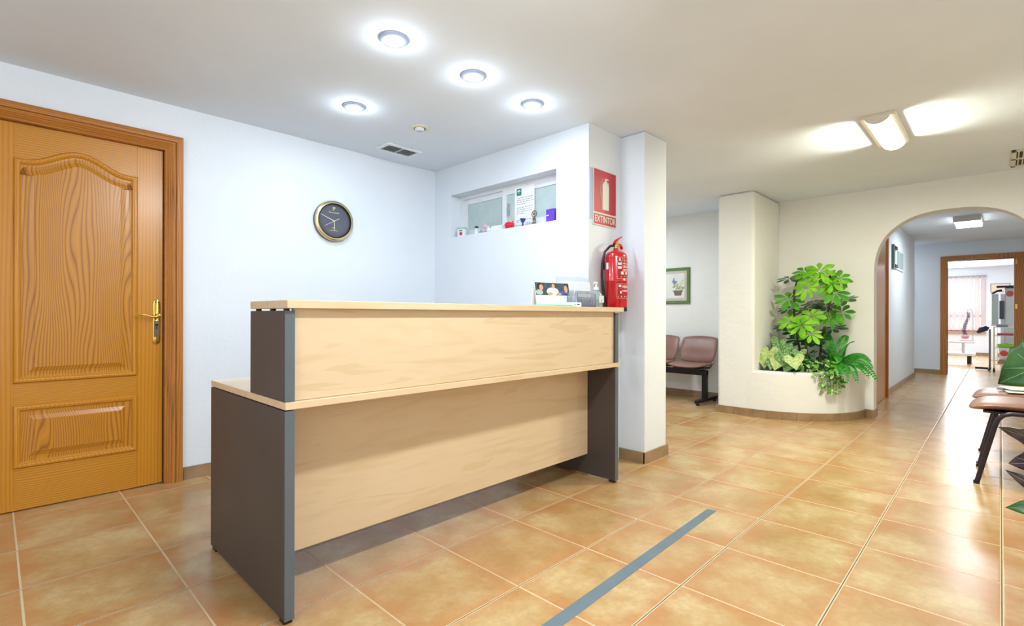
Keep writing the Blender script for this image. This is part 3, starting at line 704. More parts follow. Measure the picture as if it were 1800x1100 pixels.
MB().tube([(ex_+.005, ey_-.005, ez_+.470), (ex_+.045, ey_-.005, ez_+.468), (ex_+.06, ey_-.005, ez_+.455), (ex_+.068, ey_-.005, ez_+.44)], [.008, .009, .012, .010], 10).build('carry_handle', RED, EX, smooth='auto')
hp = [(ex_-.015, ey_+.0, ez_+.460), (ex_-.05, ey_+.015, ez_+.452), (ex_-.085, ey_+.035, ez_+.412), (ex_-.100, ey_+.045, ez_+.33), (ex_-.100, ey_+.048, ez_+.25), (ex_-.092, ey_+.045, ez_+.16), (ex_-.080, ey_+.040, ez_+.085), (ex_-.075, ey_+.035, ez_+.02)]
MB().box(ex_-.02, ey_+.07, ez_+.30, ex_+.02, 2.02, ez_+.36).build('wall_bracket', BLACK, EX)
MB().tube(hp, [.0085]*5+[.0095, .0105, .011], 14).build('hose', mat('rubber_hose', '#17191c', .35), EX, smooth='auto')
def wrap(name, a0, a1, z0, z1, mm, r=.0788, seg=10):
    vs = []
    for k in range(seg+1):
        a = radians(a0+(a1-a0)*k/seg); vs += [(ex_+r*cos(a), ey_+r*sin(a), ez_+z0), (ex_+r*cos(a), ey_+r*sin(a), ez_+z1)]
    return MB().add(vs, [(2*k, 2*k+2, 2*k+3, 2*k+1) for k in range(seg)])
DRED = mat('label_red', '#a30f1d', .35)
wrap('l', -142, -56, .225, .372, None).build('instruction_label', [mat('label_white', '#e8dcd6', .45)], EX, smooth=True)
wrap('l', -141, -57, .2265, .3705, None, .0790).build('label_field', DRED, EX, smooth=True)
wrap('l', -142, -56, .09, .19, None, .0786).build('instruction_label', MATS['label_white'], EX, smooth=True)
wrap('l', -141, -57, .0915, .1885, None, .0789).build('label_field', DRED, EX, smooth=True)
m = MB(); random.seed(5)
def wbit(a0, a1, z0, z1, r=.0793):
    mm = wrap('', a0, a1, z0, z1, None, r, 4); m.add(mm.v, mm.f)
for z in (.362, .352, .333, .327, .315, .309, .303, .290, .284, .278): wbit(-112 if z < .35 else -115, random.uniform(-66, -59), z-.0035, z)
wbit(-140, -58, .340, .345); wbit(-122, -106, .252, .272); wbit(-94, -80, .252, .272); wbit(-140, -58, .236, .240)

for a, z in ((-128, .355),):
    vs = [(ex_+.0793*cos(radians(a+q)), ey_+.0793*sin(radians(a+q)), ez_+z+w) for q, w in ((-5, -.004), (-3, -.010), (3, -.010), (5, -.004), (3, .006), (0, .012), (-3, .006))]
    m.add(vs, [tuple(range(7))])
wbit(-138, -118, .318, .334); wbit(-138, -118, .292, .308)
m.build('label_print', MATS['label_white'], EX); m = MB()
for z in (.180, .172, .166, .146, .138): wbit(-114, random.uniform(-66, -59), z-.0035, z)
wbit(-134, -120, .168, .182); wbit(-140, -58, .158, .160); wbit(-137, -60, .100, .106)
for a, z in ((-122, .132),):
    vs = [(ex_+.0793*cos(radians(a+q)), ey_+.0793*sin(radians(a+q)), ez_+z+w) for q, w in ((-5, -.004), (-3, -.010), (3, -.010), (5, -.004), (3, .006), (0, .012), (-3, .006))]
    m.add(vs, [tuple(range(7))])
m.build('label_print', MATS['label_white'], EX)
wrap('', -203, -187, .29, .335, None, .0795).build('inspection_tag', mat('tag_white', '#e8eef0', .5), EX)

# ------------------------------------------------------------------ ceiling fittings
TRIM = mat('glass_trim', '#8f97ad', .25, trans=.15)
def downlight(x, y, label, cool=True):
    T = thing('downlight', label, 'downlight', (x, y, H), 'recessed downlights over the desk')
    MB().lathe((x, y, H), [(.068, 0), (.070, -.006), (.060, -.014), (.046, -.016), (.043, -.010)], 40, cap=False).build('trim_ring', TRIM, T, smooth='auto')
    MB().lathe((x, y, H), [(.043, -.002), (.043, -.010), (.030, -.013), (0, -.014)], 32).build('lamp', LEDC, T, smooth='auto')
    return T
downlight(1.326, 2.076, 'lit round downlight over the desk, largest and nearest of the four')
downlight(1.833, 2.080, 'lit round downlight in the middle of the row of three over the desk')
downlight(2.332, 2.092, 'lit round downlight nearest to the small window wall')
downlight(1.583, 2.928, 'lit round downlight set back near the clock wall')
SPX, SPY = 2.085, 2.93
T = thing('spotlight', 'unlit swivelling ceiling spotlight with a cream ring', 'spotlight', (SPX, SPY, H))
MB().lathe((SPX, SPY, H), [(.062, 0), (.063, -.004), (.055, -.009), (.042, -.009), (.040, 0)], 36, cap=False).build('trim_ring', mat('cream_trim', '#dfdcb8', .3), T, smooth='auto')
MB().lathe((SPX, SPY, H), [(.040, -.001), (0, -.001)], 28).build('recess', BLACK, T)
MB().lathe((SPX-.004, SPY-.004, H), [(.032, -.002), (.034, -.014), (.026, -.026), (.016, -.028), (.014, -.020), (0, -.018)], 28).build('lamp_head', mat('spot_glass', '#dfe3ea', .2), T, smooth='auto')
def vent(x0, y0, x1, y1, name, label, split_x=True, n=6, sm=None, dark=None):
    T = thing(name, label, 'vent', ((x0+x1)/2, (y0+y1)/2, H))
    b = .028; zt, zb = H, H-.012
    m = MB().box(x0, y0, zb, x1, y0+b, zt).box(x0, y1-b, zb, x1, y1, zt).box(x0, y0+b, zb, x0+b, y1-b, zt).box(x1-b, y0+b, zb, x1, y1-b, zt)
    m.box((x0+x1)/2-.004, y0+b, zb, (x0+x1)/2+.004, y1-b, zt)
    m.build('frame', sm, T, bevel=.002)
    MB().box(x0+b, y0+b, H-.003, x1-b, y1-b, H).build('backing', dark, T)
    m = MB()
    for i in range(n):
        y = y0+b+(i+.5)*(y1-y0-2*b)/n
        R = Matrix.Translation((0, y, H-.007)) @ Matrix.Rotation(radians(35), 4, 'X')
        m.box(x0+b, -.008, -.0008, x1-b, .008, .0008, R)
    m.build('slats', mat('vent_slat', '#c3cad0', .5), T)
vent(2.09, 3.345, 2.405, 3.535, 'ceiling_vent', 'small white ceiling grille above the clock wall corner', sm=WHITEP, dark=mat('vent_shadow', '#4b5357', .7))
CREAM = mat('cream_vent', '#d9d5c3', .5)
T = thing('ceiling_vent', 'cream ceiling grille near the arch at the right edge', 'vent', (5.94, -.2, H))
vx0, vx1, vy0, vy1 = 5.62, 6.22, -.36, -.06
m = MB().box(vx0, vy0, H-.012, vx1, vy0+.03, H).box(vx0, vy1-.03, H-.012, vx1, vy1, H).box(vx0, vy0, H-.012, vx0+.04, vy1, H).box(vx1-.04, vy0, H-.012, vx1, vy1, H).box((vx0+vx1)/2-.02, vy0, H-.012, (vx0+vx1)/2+.02, vy1, H)
m.build('frame', CREAM, T, bevel=.002)
MB().box(vx0+.03, vy0+.02, H-.003, vx1-.03, vy1-.02, H).build('backing', mat('vent_dark', '#4a4436', .8), T)
m = MB()
for i in range(9): y = vy0+.03+(i+.5)*.0267; m.box(vx0+.03, y-.004, H-.011, vx1-.03, y+.004, H-.003)
m.build('slats', CREAM, T)
SD = MB().lathe((3.95, 2.52, H), [(.05, 0), (.05, -.02), (.035, -.034), (0, -.036)], 28).build('smoke_detector', WHITEP, smooth='auto'); 
# detector position seen just right of the column
SD.location = (4.72, 2.92, H-.036); tag(SD, 'white round smoke detector on the ceiling past the column', 'smoke detector')

# luminaire in the hall
L = thing('ceiling_luminaire', 'glowing warm fluorescent ceiling luminaire in the hall', 'ceiling light', (4.37, .58, H))
lx0, lx1, ly0, ly1 = 4.0, 4.74, .505, .655
LB = mat('luminaire_body', '#e2ddd0', .4)
MB().box(lx0, ly0-.022, H-.020, lx1, ly1+.022, H).build('housing', LB, L, bevel=.003)
prof = [(ly0+.004+(ly1-ly0-.008)*k/12, H-.022-.040*sin(pi*k/12)**.7) for k in range(13)]
m = MB()
for xa, xb in ((lx0, lx0+.010), (lx1-.010, lx1)):
    m.prism([(y, z-.002 if 0 < i < 12 else z) for i, (y, z) in enumerate(prof)], lambda a, b, x=xa: (x, a, b), lambda a, b, x=xb: (x, a, b))
m.build('end_cap', LB, L)
m = MB(); m.prism(prof, lambda a, b: (lx0+.010, a, b), lambda a, b: (lx1-.010, a, b)); m.build('diffuser', TUBEW, L, smooth='auto')
# corridor luminaire
L = thing('ceiling_luminaire', 'lit box luminaire with a grey end in the corridor', 'ceiling light', (9.15, .32, H))
MB().box(8.83, .18, H-.077, 8.845, .455, H).box(9.50, .18, H-.077, 9.515, .455, H).box(8.845, .18, H-.03, 9.50, .455, H).build('housing', mat('luminaire_grey', '#d3dcdb', .4), L)
MB().box(8.847, .19, H-.075, 9.498, .25, H-.031).box(8.847, .255, H-.075, 9.498, .315, H-.031).box(8.847, .32, H-.075, 9.498, .38, H-.031).box(8.847, .385, H-.075, 9.498, .445, H-.031).build('diffuser', TUBEC, L)

# ------------------------------------------------------------------ corridor items
D2 = thing('door_2', 'pine door casing just inside the corridor', 'door', (7.5, 1.08, 0)); D2['kind'] = 'structure'
MB().box(7.02, 1.062, .005, 7.98, 1.08, 2.07).build('door_leaf', PINE_V, D2)
PINE_D = pine('pine_corridor_door', 'Z', dens=40, warp=.3, light='#b8681c', mid='#a85a12', dark='#8a460a', rough=.75)
PINE_D.node_tree.nodes['Principled BSDF'].inputs['Specular IOR Level'].default_value = .15; PINE_D.node_tree.nodes['Principled BSDF'].inputs['Coat Weight'].default_value = 0
casing(D2, 7.0, 7.985, 2.075, lambda a, b, h: (a, 1.08-h*1.3, b), [(0, 0), (0, .012), (.02, .016), (.03, .014), (.05, .022), (.08, .026), (.096, .03), (.11, .026), (.115, 0)], PINE_D, PINE_D)
D3 = thing('door_3', 'open pine-cased doorway at the end of the corridor', 'door', (12.0, .27, 0)); D3['kind'] = 'structure'
PINE_F = pine('pine_far', 'Z', dens=30, warp=.3, light='#c07f38', mid='#b07030', dark='#96591f', rough=.5)
MB().box(11.975, fy1, 0, 12.16, fy1+.095, fz+.085).build('casing_jamb', PINE_F, D3, bevel=.004)
MB().box(11.975, fy0-.14, 0, 12.16, fy0, fz+.085).build('casing_jamb', PINE_F, D3, bevel=.004)
MB().box(11.973, fy0-.14, fz, 12.16, fy1+.095, fz+.086).build('casing_head', PINE_F, D3, bevel=.004)
MB().box(11.968, fy0-.040, 1.93, 11.976, fy0-.015, 2.01).box(11.968, fy0-.040, 1.18, 11.976, fy0-.015, 1.26).build('hinge', BRASS, D3)
DP = thing('framed_picture', 'narrow dark picture seen edge-on at the corridor end', 'picture', (12.0, 1.4, 1.27))
MB().box(11.98, 1.185, 1.27, 12.0, 1.60, 1.86).build('frame', mat('dark_frame', '#3f444a', .5), DP, bevel=.003)
MB().box(11.978, 1.215, 1.30, 11.981, 1.57, 1.83).build('print', mat('dark_print', '#5d646c', .5, vscale=14, var='#3d444c'), DP)
PP = thing('glass_plaque', 'glass plaque with black clips high on the corridor wall', 'plaque', (9.2, 1.07, 1.72))
MB().box(8.66, 1.066, 1.725, 9.68, 1.08, 2.03).build('board', mat('plaque_white', '#d7dfe0', .4), PP)
MB().box(9.05, 1.060, 1.76, 9.60, 1.066, 1.99).build('print', mat('plaque_grey', '#93a3a3', .5), PP)
MB().box(8.62, 1.050, 1.71, 8.70, 1.078, 2.045).build('edge_profile', mat('plaque_green', '#6f8580', .3), PP)
MB().box(8.72, 1.045, 1.73, 8.92, 1.066, 1.775).box(8.72, 1.045, 1.985, 8.92, 1.066, 2.03).build('clip', BLACK, PP)

# ------------------------------------------------------------------ far room
BW = thing('window_2', 'wide window behind the vertical blinds in the far room', 'window', (18.5, 1.2, gz0)); BW['kind'] = 'structure'
m = MB(); fr = .05
m.box(18.46, gy0, gz0, 18.52, gy1, gz0+fr).box(18.46, gy0, gz1-fr, 18.52, gy1, gz1).box(18.46, gy0, gz0, 18.52, gy0+fr, gz1).box(18.46, gy1-fr, gz0, 18.52, gy1, gz1).box(18.46, 1.2, gz0, 18.52, 1.25, gz1).box(18.46, gy0, 1.02, 18.52, gy1, 1.10)
m.build('window_frame', mat('brown_frame', '#a8766a', .5), BW)
MB().box(18.485, gy0+fr, gz0+fr, 18.49, gy1-fr, gz1-fr).build('pane', GLASS, BW)
SI = struct(MB().box(18.30, gy0-.05, gz0-.05, 18.46, gy1+.05, gz0), 'trim_sill', mat('sill_tile', '#b98d6e', .5), 'brown sill below the vertical blinds', 'sill')
VB = thing('vertical_blind', 'pale vertical blind hanging in front of the far window', 'blind', (18.36, 1.2, gz0))
MB().box(18.335, gy0-.06, 2.12, 18.375, gy1+.06, 2.15).build('headrail', GREYP, VB)
bl = bpy.data.materials.new('blind_fabric'); bl.use_nodes = True; nt = bl.node_tree; b = nt.nodes['Principled BSDF']
b.inputs['Base Color'].default_value = rgb('#efebf3'); b.inputs['Roughness'].default_value = .9
tr = nd(nt, 'ShaderNodeBsdfTranslucent'); tr.inputs[0].default_value = rgb('#efe2dc'); ms = nd(nt, 'ShaderNodeMixShader'); ms.inputs[0].default_value = .6
nt.links.new(b.outputs[0], ms.inputs[1]); nt.links.new(tr.outputs[0], ms.inputs[2]); nt.links.new(ms.outputs[0], nt.nodes['Material Output'].inputs[0])
y = gy0-.05; k = 0
while y < gy1+.03:
    R = Matrix.Translation((18.355, y+.055, 0)) @ Matrix.Rotation(radians(22), 4, 'Z')
    MB().box(-.0008, -.056, gz0+.02, .0008, .056, 2.12, R).build('slat', bl, VB)
    y += .115; k += 1
CF = thing('framed_certificate', 'framed cream certificate on the far room wall', 'certificate', (18.39, .01, 1.69))
MB().box(18.38, -.18, 1.69, 18.40, .195, 1.915).build('frame', mat('cert_frame', '#8f7a6c', .5), CF)
MB().box(18.376, -.165, 1.705, 18.381, .18, 1.90).build('sheet', mat('cert_paper', '#e3d4bd', .6), CF)
# low physio table with spine model
PT = thing('treatment_stool_table', 'low white two-legged table in the far room', 'table', (15.2, .75, 0))
WM = mat('white_enamel', '#f1f1f3', .35)
MB().box(14.9, .40, .46, 15.5, 1.30, .50).build('tabletop', WM, PT, bevel=.01)
for yy in (.60, .90): MB().tube([(15.2, yy, .24), (15.2, yy, .46)], .03, 14).build('leg', WM, PT, smooth='auto')
MB().box(14.9, .40, .18, 15.5, 1.30, .24).build('base', WM, PT, bevel=.01)
for yy in (.5, 1.2): MB().box(14.95, yy-.03, 0, 15.0, yy+.03, .18).box(15.4, yy-.03, 0, 15.45, yy+.03, .18).build('foot', BLACK, PT)
SPM = thing('spine_model', 'anatomical spine model on a stand on the low table', 'model', (15.1, .56, .50))
BONE = mat('model_purple_brown', '#5d4560', .6)
m = MB(); random.seed(2)
path = [(15.1, .56+.03*sin(t*5.5)-.02*t, .62+.52*t) for t in [i/22 for i in range(23)]]
for i, p in enumerate(path):
    r = .034-.012*i/22; m.lathe(p, [(0, -.010), (r, -.009), (r, .009), (0, .010)], 10); m.box(p[0]-.045, p[1]-r*1.3, p[2]-.004, p[0]+.03, p[1]+r*1.3, p[2]+.004)
m.build('vertebrae', BONE, SPM, smooth='auto')
m = MB().lathe((15.1, .57, .60), [(.02, -.05), (.055, -.04), (.075, 0), (.06, .04), (.03, .05)], 14); m.build('pelvis', mat('model_pink', '#c98f92', .6), SPM, smooth=True)
MB().tube([(15.1, .44, .50), (15.1, .44, 1.1), (15.1, .46, 1.19), (15.1, .50, 1.21), (15.1, .54, 1.17)], .006, 8).build('stand', CHROME, SPM, smooth='auto')
MB().box(14.98, .42, .50, 15.22, .66, .53).build('base', mat('model_base', '#c9a3a8', .5), SPM, bevel=.005)
# trolley
TR = thing('equipment_trolley', 'white wheeled trolley with shelves in the far room', 'trolley', (13.4, -.0, 0))
for a, b_ in ((13.2, .09), (13.2, -.22), (13.6, .09), (13.6, -.22)):
    MB().box(a-.012, b_-.012, .07, a+.012, b_+.012, .86).build('post', WM, TR)
    MB().lathe((a, b_+.015, .035), [(.034, 0), (.034, .03)], 14, 'Y').build('caster', BLACK, TR, smooth='auto')
for z in (.14, .45, .68, .84): MB().box(13.19, -.23, z, 13.61, .10, z+.014).build('shelf', WM, TR)
tag(MB().box(13.22, -.10, .854, 13.5, .06, .90).build('grey_device', mat('grey_case', '#8b98a0', .4), bevel=.01), 'grey case lying on top of the white trolley', 'device')
tag(MB().box(13.22, -.20, .694, 13.5, .05, .73).build('red_tray', mat('red_tray', '#c05b62', .5), bevel=.008), 'red tray on the upper trolley shelf', 'tray')
tag(MB().lathe((13.35, -.07, .464), [(.10, 0), (.13, .02), (.12, .06), (0, .085)], 20).build('green_towel', mat('lime_cloth', '#a6dd4f', .8), smooth=True), 'lime green rolled towel on the trolley', 'towel')
tag(MB().box(13.25, -.18, .154, 13.5, .04, .20).box(13.27, -.15, .20, 13.48, .02, .235).build('paper_stack', mat('tan_papers', '#b39a72', .7)), 'stack of tan papers on the bottom trolley shelf', 'papers')
RD = MB().lathe((13.186, -.045, .36), [(.055, 0), (.055, .003)], 24, 'X').build('red_badge', mat('badge_red', '#e2573f', .4)); tag(RD, 'round red badge hung on the lower part of the trolley', 'badge')
RD = MB().box(13.187, -.11, .28, 13.1895, .02, .45).build('badge_card', PAPER); tag(RD, 'white card behind the red badge on the trolley', 'card')
SB3 = thing('folded_cushion', 'navy blue cushion on a steel stand left of the trolley', 'cushion', (13.6, .2, .0))
m = MB(); m.tube([(13.5, .17, .80), (13.5, .21, .82), (13.5, .27, .79), (13.5, .33, .73)], [.05, .07, .07, .03], 14, flat=.8); m.build('cushion_body', mat('navy_vinyl', '#27324f', .4), SB3, smooth=True)
MB().tube([(13.5, .15, .06), (13.5, .15, .80)], .016, 10).build('post', mat('grey_steel', '#7b8088', .4, .3), SB3, smooth='auto')
MB().box(13.25, .145, .02, 13.75, .175, .06).box(13.48, .13, .02, 13.52, .36, .06).build('foot', STEELB, SB3)
MC = thing('therapy_machine', 'tall white cabinet machine with a round red button in the far room', 'machine', (14.2, -.15, 0))
MB().box(14.0, -.45, 0, 14.5, -.055, 1.62).build('cabinet', mat('machine_white', '#dfe8e6', .35), MC, bevel=.02, seg=3)
MB().lathe((13.998, -.13, 1.50), [(.055, 0), (.05, .012), (.0, .014)], 24, 'X').build('round_button', mat('button_red', '#d8604f', .4), MC, smooth='auto')
MB().box(13.9, .03, .90, 14.3, .13, 1.50).build('side_column', mat('machine_grey', '#c2d2d0', .35), MC, bevel=.01)
MB().box(13.94, -.055, .86, 14.3, .14, .90).build('bracket', WM, MC)
MB().box(14.0, -.055, .0, 14.3, .0, 1.5).build('side_rail', WM, MC)
MB().box(13.97, -.05, 1.0, 13.999, .02, 1.36).build('screen', mat('screen_dark', '#3a4a50', .2), MC)
MB().tube([(13.95, .13, 1.50), (13.95, .05, 1.56), (13.95, -.02, 1.57)], .02, 10).box(13.9, -.25, 1.62, 14.1, .06, 1.66).build('arm', STEELB, MC)
FC = MB().box(16.6, .05, 0, 17.1, .17, 1.42).build('filing_cabinet', mat('beige_cabinet', '#c9cfc4', .5), bevel=.01); tag(FC, 'slim grey-beige cabinet behind the therapy machine', 'cabinet')

# ------------------------------------------------------------------ picture in waiting area
PC = thing('framed_picture', 'green-framed flower picture on the waiting area wall', 'picture', (6.36, 3.14, 1.21))
ya, yb, za, zb = 2.925, 3.36, 1.212, 1.69
PX = 6.37
GF = mat('green_frame', '#5f7d4a', .5, var='#557242')
def fx(a, b, h): return (PX-h, a, b)
MB().rings([(ya, za), (yb, za), (yb, zb), (ya, zb)], [(0, 0), (0, .02), (.006, .024), (.038, .018), (.04, .012)], fx, fill=False).build('frame', GF, PC, smooth='auto')
MB().rings([(ya+.04, za+.04), (yb-.04, za+.04), (yb-.04, zb-.04), (ya+.04, zb-.04)], [(0, .012), (.018, .016), (.036, .010)], fx, fill=False).build('slip', mat('cream_slip', '#cdc6b8', .6, var='#bdb4a4', vscale=40), PC, smooth='auto')
pr = MB().box(PX-.010, ya+.07, za+.07, PX-.004, yb-.07, zb-.07).build('print', mat('print_ground', '#dfe3dc', .6), PC)
m = MB(); yc_ = 3.09
m.prism([(yc_-.06, 1.38), (yc_-.045, 1.32), (yc_+.045, 1.32), (yc_+.06, 1.38)], lambda a, b: (PX-.0118, a, b), lambda a, b: (PX-.0100, a, b)); m.box(PX-.012, yc_-.07, 1.375, PX-.010, yc_+.07, 1.39)
m.build('painted_pot', mat('painted_brown', '#7a6457', .6), pr)
def dots(n, cy, cz, sy, sz, r, mm, nm, sd):
    random.seed(sd); m = MB()
    for i in range(n):
        a, b = random.gauss(cy, sy), random.gauss(cz, sz); rr = r*random.uniform(.6, 1.2); N = 7
        m.add([(PX-.0125-.0002*i/n, a+rr*cos(2*pi*k/N), b+rr*1.4*sin(2*pi*k/N)) for k in range(N)], [tuple(range(N))])
    m.build(nm, mm, pr)
dots(30, yc_, 1.43, .035, .02, .010, mat('painted_green', '#93a878', .6), 'painted_leaves', 1)
dots(22, yc_-.02, 1.47, .03, .025, .009, mat('painted_yellow', '#d9d68c', .6), 'painted_flowers', 2)
dots(16, yc_+.05, 1.50, .015, .015, .009, mat('painted_blue', '#7d86b0', .6), 'painted_flowers', 3)

# ------------------------------------------------------------------ beam bench
BN = thing('beam_bench', 'black beam bench with brown vinyl seats in the waiting area', 'bench', (5.95, 3.2, 0))
def pad(m, f, w, h, t, rnd=.3, nu=10, nv=8, bulge=.25):
    """soft rectangular pad: f(u,v,d) with u in[-.5,.5]*w"""
    def se(u, v):
        return u, v
    vs = []; idx = {}
    for side in (1, -1):
        for j in range(nv+1):
            for i in range(nu+1):
                a = -1+2*i/nu; b = -1+2*j/nv
                # squircle mapping
                k = .28
                x = a*sqrt(max(0, 1-k*b*b/2*1.2)); y = b*sqrt(max(0, 1-k*a*a/2*1.2))
                e = max(abs(a), abs(b)); th = t*.5*(1-e**6*.75)
                idx[(side, i, j)] = len(vs); vs.append(f(x*w/2, y*h/2, side*th))
    fs = []
    for side in (1, -1):
        for j in range(nv):
            for i in range(nu):
                q = [idx[(side, i, j)], idx[(side, i+1, j)], idx[(side, i+1, j+1)], idx[(side, i, j+1)]]
                fs.append(tuple(q if side > 0 else q[::-1]))
    for i in range(nu):
        for j in (0, nv): fs.append((idx[(1, i, j)], idx[(1, i+1, j)], idx[(-1, i+1, j)], idx[(-1, i, j)]))
    for j in range(nv):
        for i in (0, nu): fs.append((idx[(1, i, j)], idx[(1, i, j+1)], idx[(-1, i, j+1)], idx[(-1, i, j)]))
    m.add(vs, fs); return m
for k in range(3):
    yc_ = 2.725+k*.50
    m = pad(MB(), lambda u, v, d, yc=yc_: (5.97+v-.0, yc+u, .452+d+.045*((v/.22)**2)*(1 if v < 0 else .3)*-.3+.02*(u/.23)**2), .465, .43, .05)
    st = m.build('seat', LEATH, BN, smooth=True, sub=1)
    MB().box(5.82, yc_-.17, .405, 6.12, yc_+.17, .425).build('seat_pan', STEELB, st)
    m = pad(MB(), lambda u, v, d, yc=yc_: (6.20+.07*(v/.15)-d-.03*(u/.23)**2, yc+u*(1+.04*v/.15), .635+v+.016*(1 if v < 0 else -.6)*(1-(u/.23)**2)*-1), .47, .31, .05)
    bk = m.build('backrest', LEATH, BN, smooth=True, sub=1)
    for s in (-1, 1): MB().tube([(6.10, yc_+s*.175, .41), (6.17, yc_+s*.175, .45), (6.185, yc_+s*.175, .53)], .011, 8).build('bracket', CHROME, bk, smooth='auto')
MB().box(5.93, 2.52, .335, 5.99, 3.95, .40).build('beam', STEELB, BN, bevel=.006)
for yy in (2.55, 3.85):
    MB().box(5.935, yy-.03, .05, 5.985, yy+.03, .40).build('leg', STEELB, BN, bevel=.005)
    MB().box(5.72, yy-.025, .022, 6.28, yy+.025, .065).build('foot_bar', STEELB, BN, bevel=.008)
    for xx in (5.76, 6.24): MB().lathe((xx, yy, 0), [(.022, 0), (.022, .012), (.010, .016), (.010, .024)], 14).build('glide', BLACK, BN, smooth='auto')

# ------------------------------------------------------------------ visitor chairs (right)
def visitor_chair(ox, label, seatmat):
    C_ = thing('visitor_chair', label, 'chair', (ox, -.10, 0), 'visitor chairs on the right')
    # seat: front edge Y=+.155, back -.29 ; X width .48
    m = pad(MB(), lambda u, v, d: (ox+u, -.075+v, .487+d-.030*max(0, v/.225)**3+.010*(u/.23)**2), .48, .46, .055, nu=10, nv=12)
    st = m.build('seat', seatmat, C_, smooth=True, sub=1)
    MB().box(ox-.2, -.26, .445, ox+.2, .08, .458).build('seat_pan', BLACK, st, bevel=.004)
    m = pad(MB(), lambda u, v, d: (ox+u, -.40-.10*(v+.1)-.03*(1-(u/.23)**2)*0+d+.03*(u/.23)**2, .74+v), .46, .30, .05)
    m.build('backrest', seatmat, C_, smooth=True, sub=1)
    for s in (-1, 1):
        xx = ox+s*.245
        MB().tube([(xx, .108, 0), (xx, .075, .15), (xx, .028, .36), (xx, .012, .415), (xx, -.012, .445), (xx, -.05, .458), (xx, -.15, .46), (xx, -.28, .455), (xx, -.33, .47), (xx, -.37, .55), (xx-s*.03, -.40, .68)], .0135, 12, flat=.8).build('front_leg', STEELV, C_, smooth='auto')
        MB().tube([(xx-s*.025, -.44, 0), (xx-s*.025, -.33, .22), (xx-s*.025, -.22, .40), (xx-s*.025, -.19, .45)], .0135, 12, flat=.8).build('rear_leg', STEELV, C_, smooth='auto')
        MB().lathe((xx, .108, 0), [(.016, 0), (.016, .02)], 12).build('rubber_foot', BLACK, C_, smooth='auto')
    MB().tube([(ox-.245, -.02, .448), (ox+.245, -.02, .448)], .011, 10).tube([(ox-.245, -.2, .448), (ox+.245, -.2, .448)], .011, 10).build('crossbar', STEELV, C_, smooth='auto')
    return C_
visitor_chair(4.575, 'tan vinyl visitor chair nearest the leafy plant', LEATH2)
visitor_chair(5.14, 'tan vinyl visitor chair carrying magazines, farther from the plant', LEATH2)
for k, (xx, yy, z, w, d, a, c, nm, lab) in enumerate([(5.05, -.17, .522, .30, .21, 8, '#f3f2ea', 'magazine', 'open white magazine lying on the farther visitor chair'), (5.10, -.14, .530, .28, .20, -14, '#1e2024', 'magazine', 'black-covered magazine on the pile on the farther chair'), (5.12, -.15, .536, .28, .20, 20, '#e9e7da', 'magazine', 'topmost pale magazine on the farther chair')]):
    R = Matrix.Translation((xx, yy, z)) @ Matrix.Rotation(radians(a), 4, 'Z')
    mm = MB().box(-d/2, -w/2, 0, d/2, w/2, .006, R).build(nm, mat('cover_'+c[1:], c, .35), bevel=.001); tag(mm, lab, 'magazine', 'magazines on the visitor chair')

# ------------------------------------------------------------------ floor tape
m = MB(); m.add([(.60, 1.048, .0004), (2.722, 1.100, .0004), (2.716, 1.147, .0004), (.60, 1.105, .0004), (.60, 1.048, .0011), (2.722, 1.100, .0011), (2.716, 1.147, .0011), (.60, 1.105, .0011)], [(0, 3, 2, 1), (4, 5, 6, 7), (0, 1, 5, 4), (1, 2, 6, 5), (2, 3, 7, 6), (3, 0, 4, 7)])
tag(m.build('floor_tape', TAPE), 'grey-blue distance tape stuck on the floor before the desk', 'tape')

# ------------------------------------------------------------------ plants
def leafmat(name, a, b_, rough=.35, scale=30, tr=.25):
    if name in MATS: return MATS[name]
    m = bpy.data.materials.new(name); m.use_nodes = True; nt = m.node_tree; b = nt.nodes['Principled BSDF']
    tc = nd(nt, 'ShaderNodeTexCoord'); n = nd(nt, 'ShaderNodeTexNoise'); n.inputs['Scale'].default_value = scale; n.inputs['Detail'].default_value = 3
    nt.links.new(tc.outputs['Object'], n.inputs['Vector'])
    c = ramp(nt, n.outputs['Fac'], [(.38, a), (.62, b_)]); nt.links.new(c, b.inputs['Base Color']); b.inputs['Roughness'].default_value = rough
    t = nd(nt, 'ShaderNodeBsdfTranslucent'); nt.links.new(c, t.inputs[0]); ms = nd(nt, 'ShaderNodeMixShader'); ms.inputs[0].default_value = tr
    nt.links.new(b.outputs[0], ms.inputs[1]); nt.links.new(t.outputs[0], ms.inputs[2]); nt.links.new(ms.outputs[0], nt.nodes['Material Output'].inputs[0])
    MATS[name] = m; return m
GL = leafmat('leaf_bright', '#6ab31c', '#97d83a', scale=8)
GM = leafmat('leaf_mid', '#3f8f22', '#66b52c', scale=8)
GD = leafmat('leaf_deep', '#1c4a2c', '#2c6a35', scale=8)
VG = leafmat('leaf_variegated', '#5b9a2c', '#cfe0a0', scale=60)
SY = leafmat('leaf_syngonium', '#a9c765', '#d7e3a6', scale=45)
SYD = leafmat('leaf_syngonium_deep', '#4d8741', '#a3c487', scale=55)
FE = leafmat('leaf_fern', '#1f7d22', '#3fa32c', scale=25)
STEM = mat('woody_stem', '#5c4a30', .8, bump=.4, bscale=60)

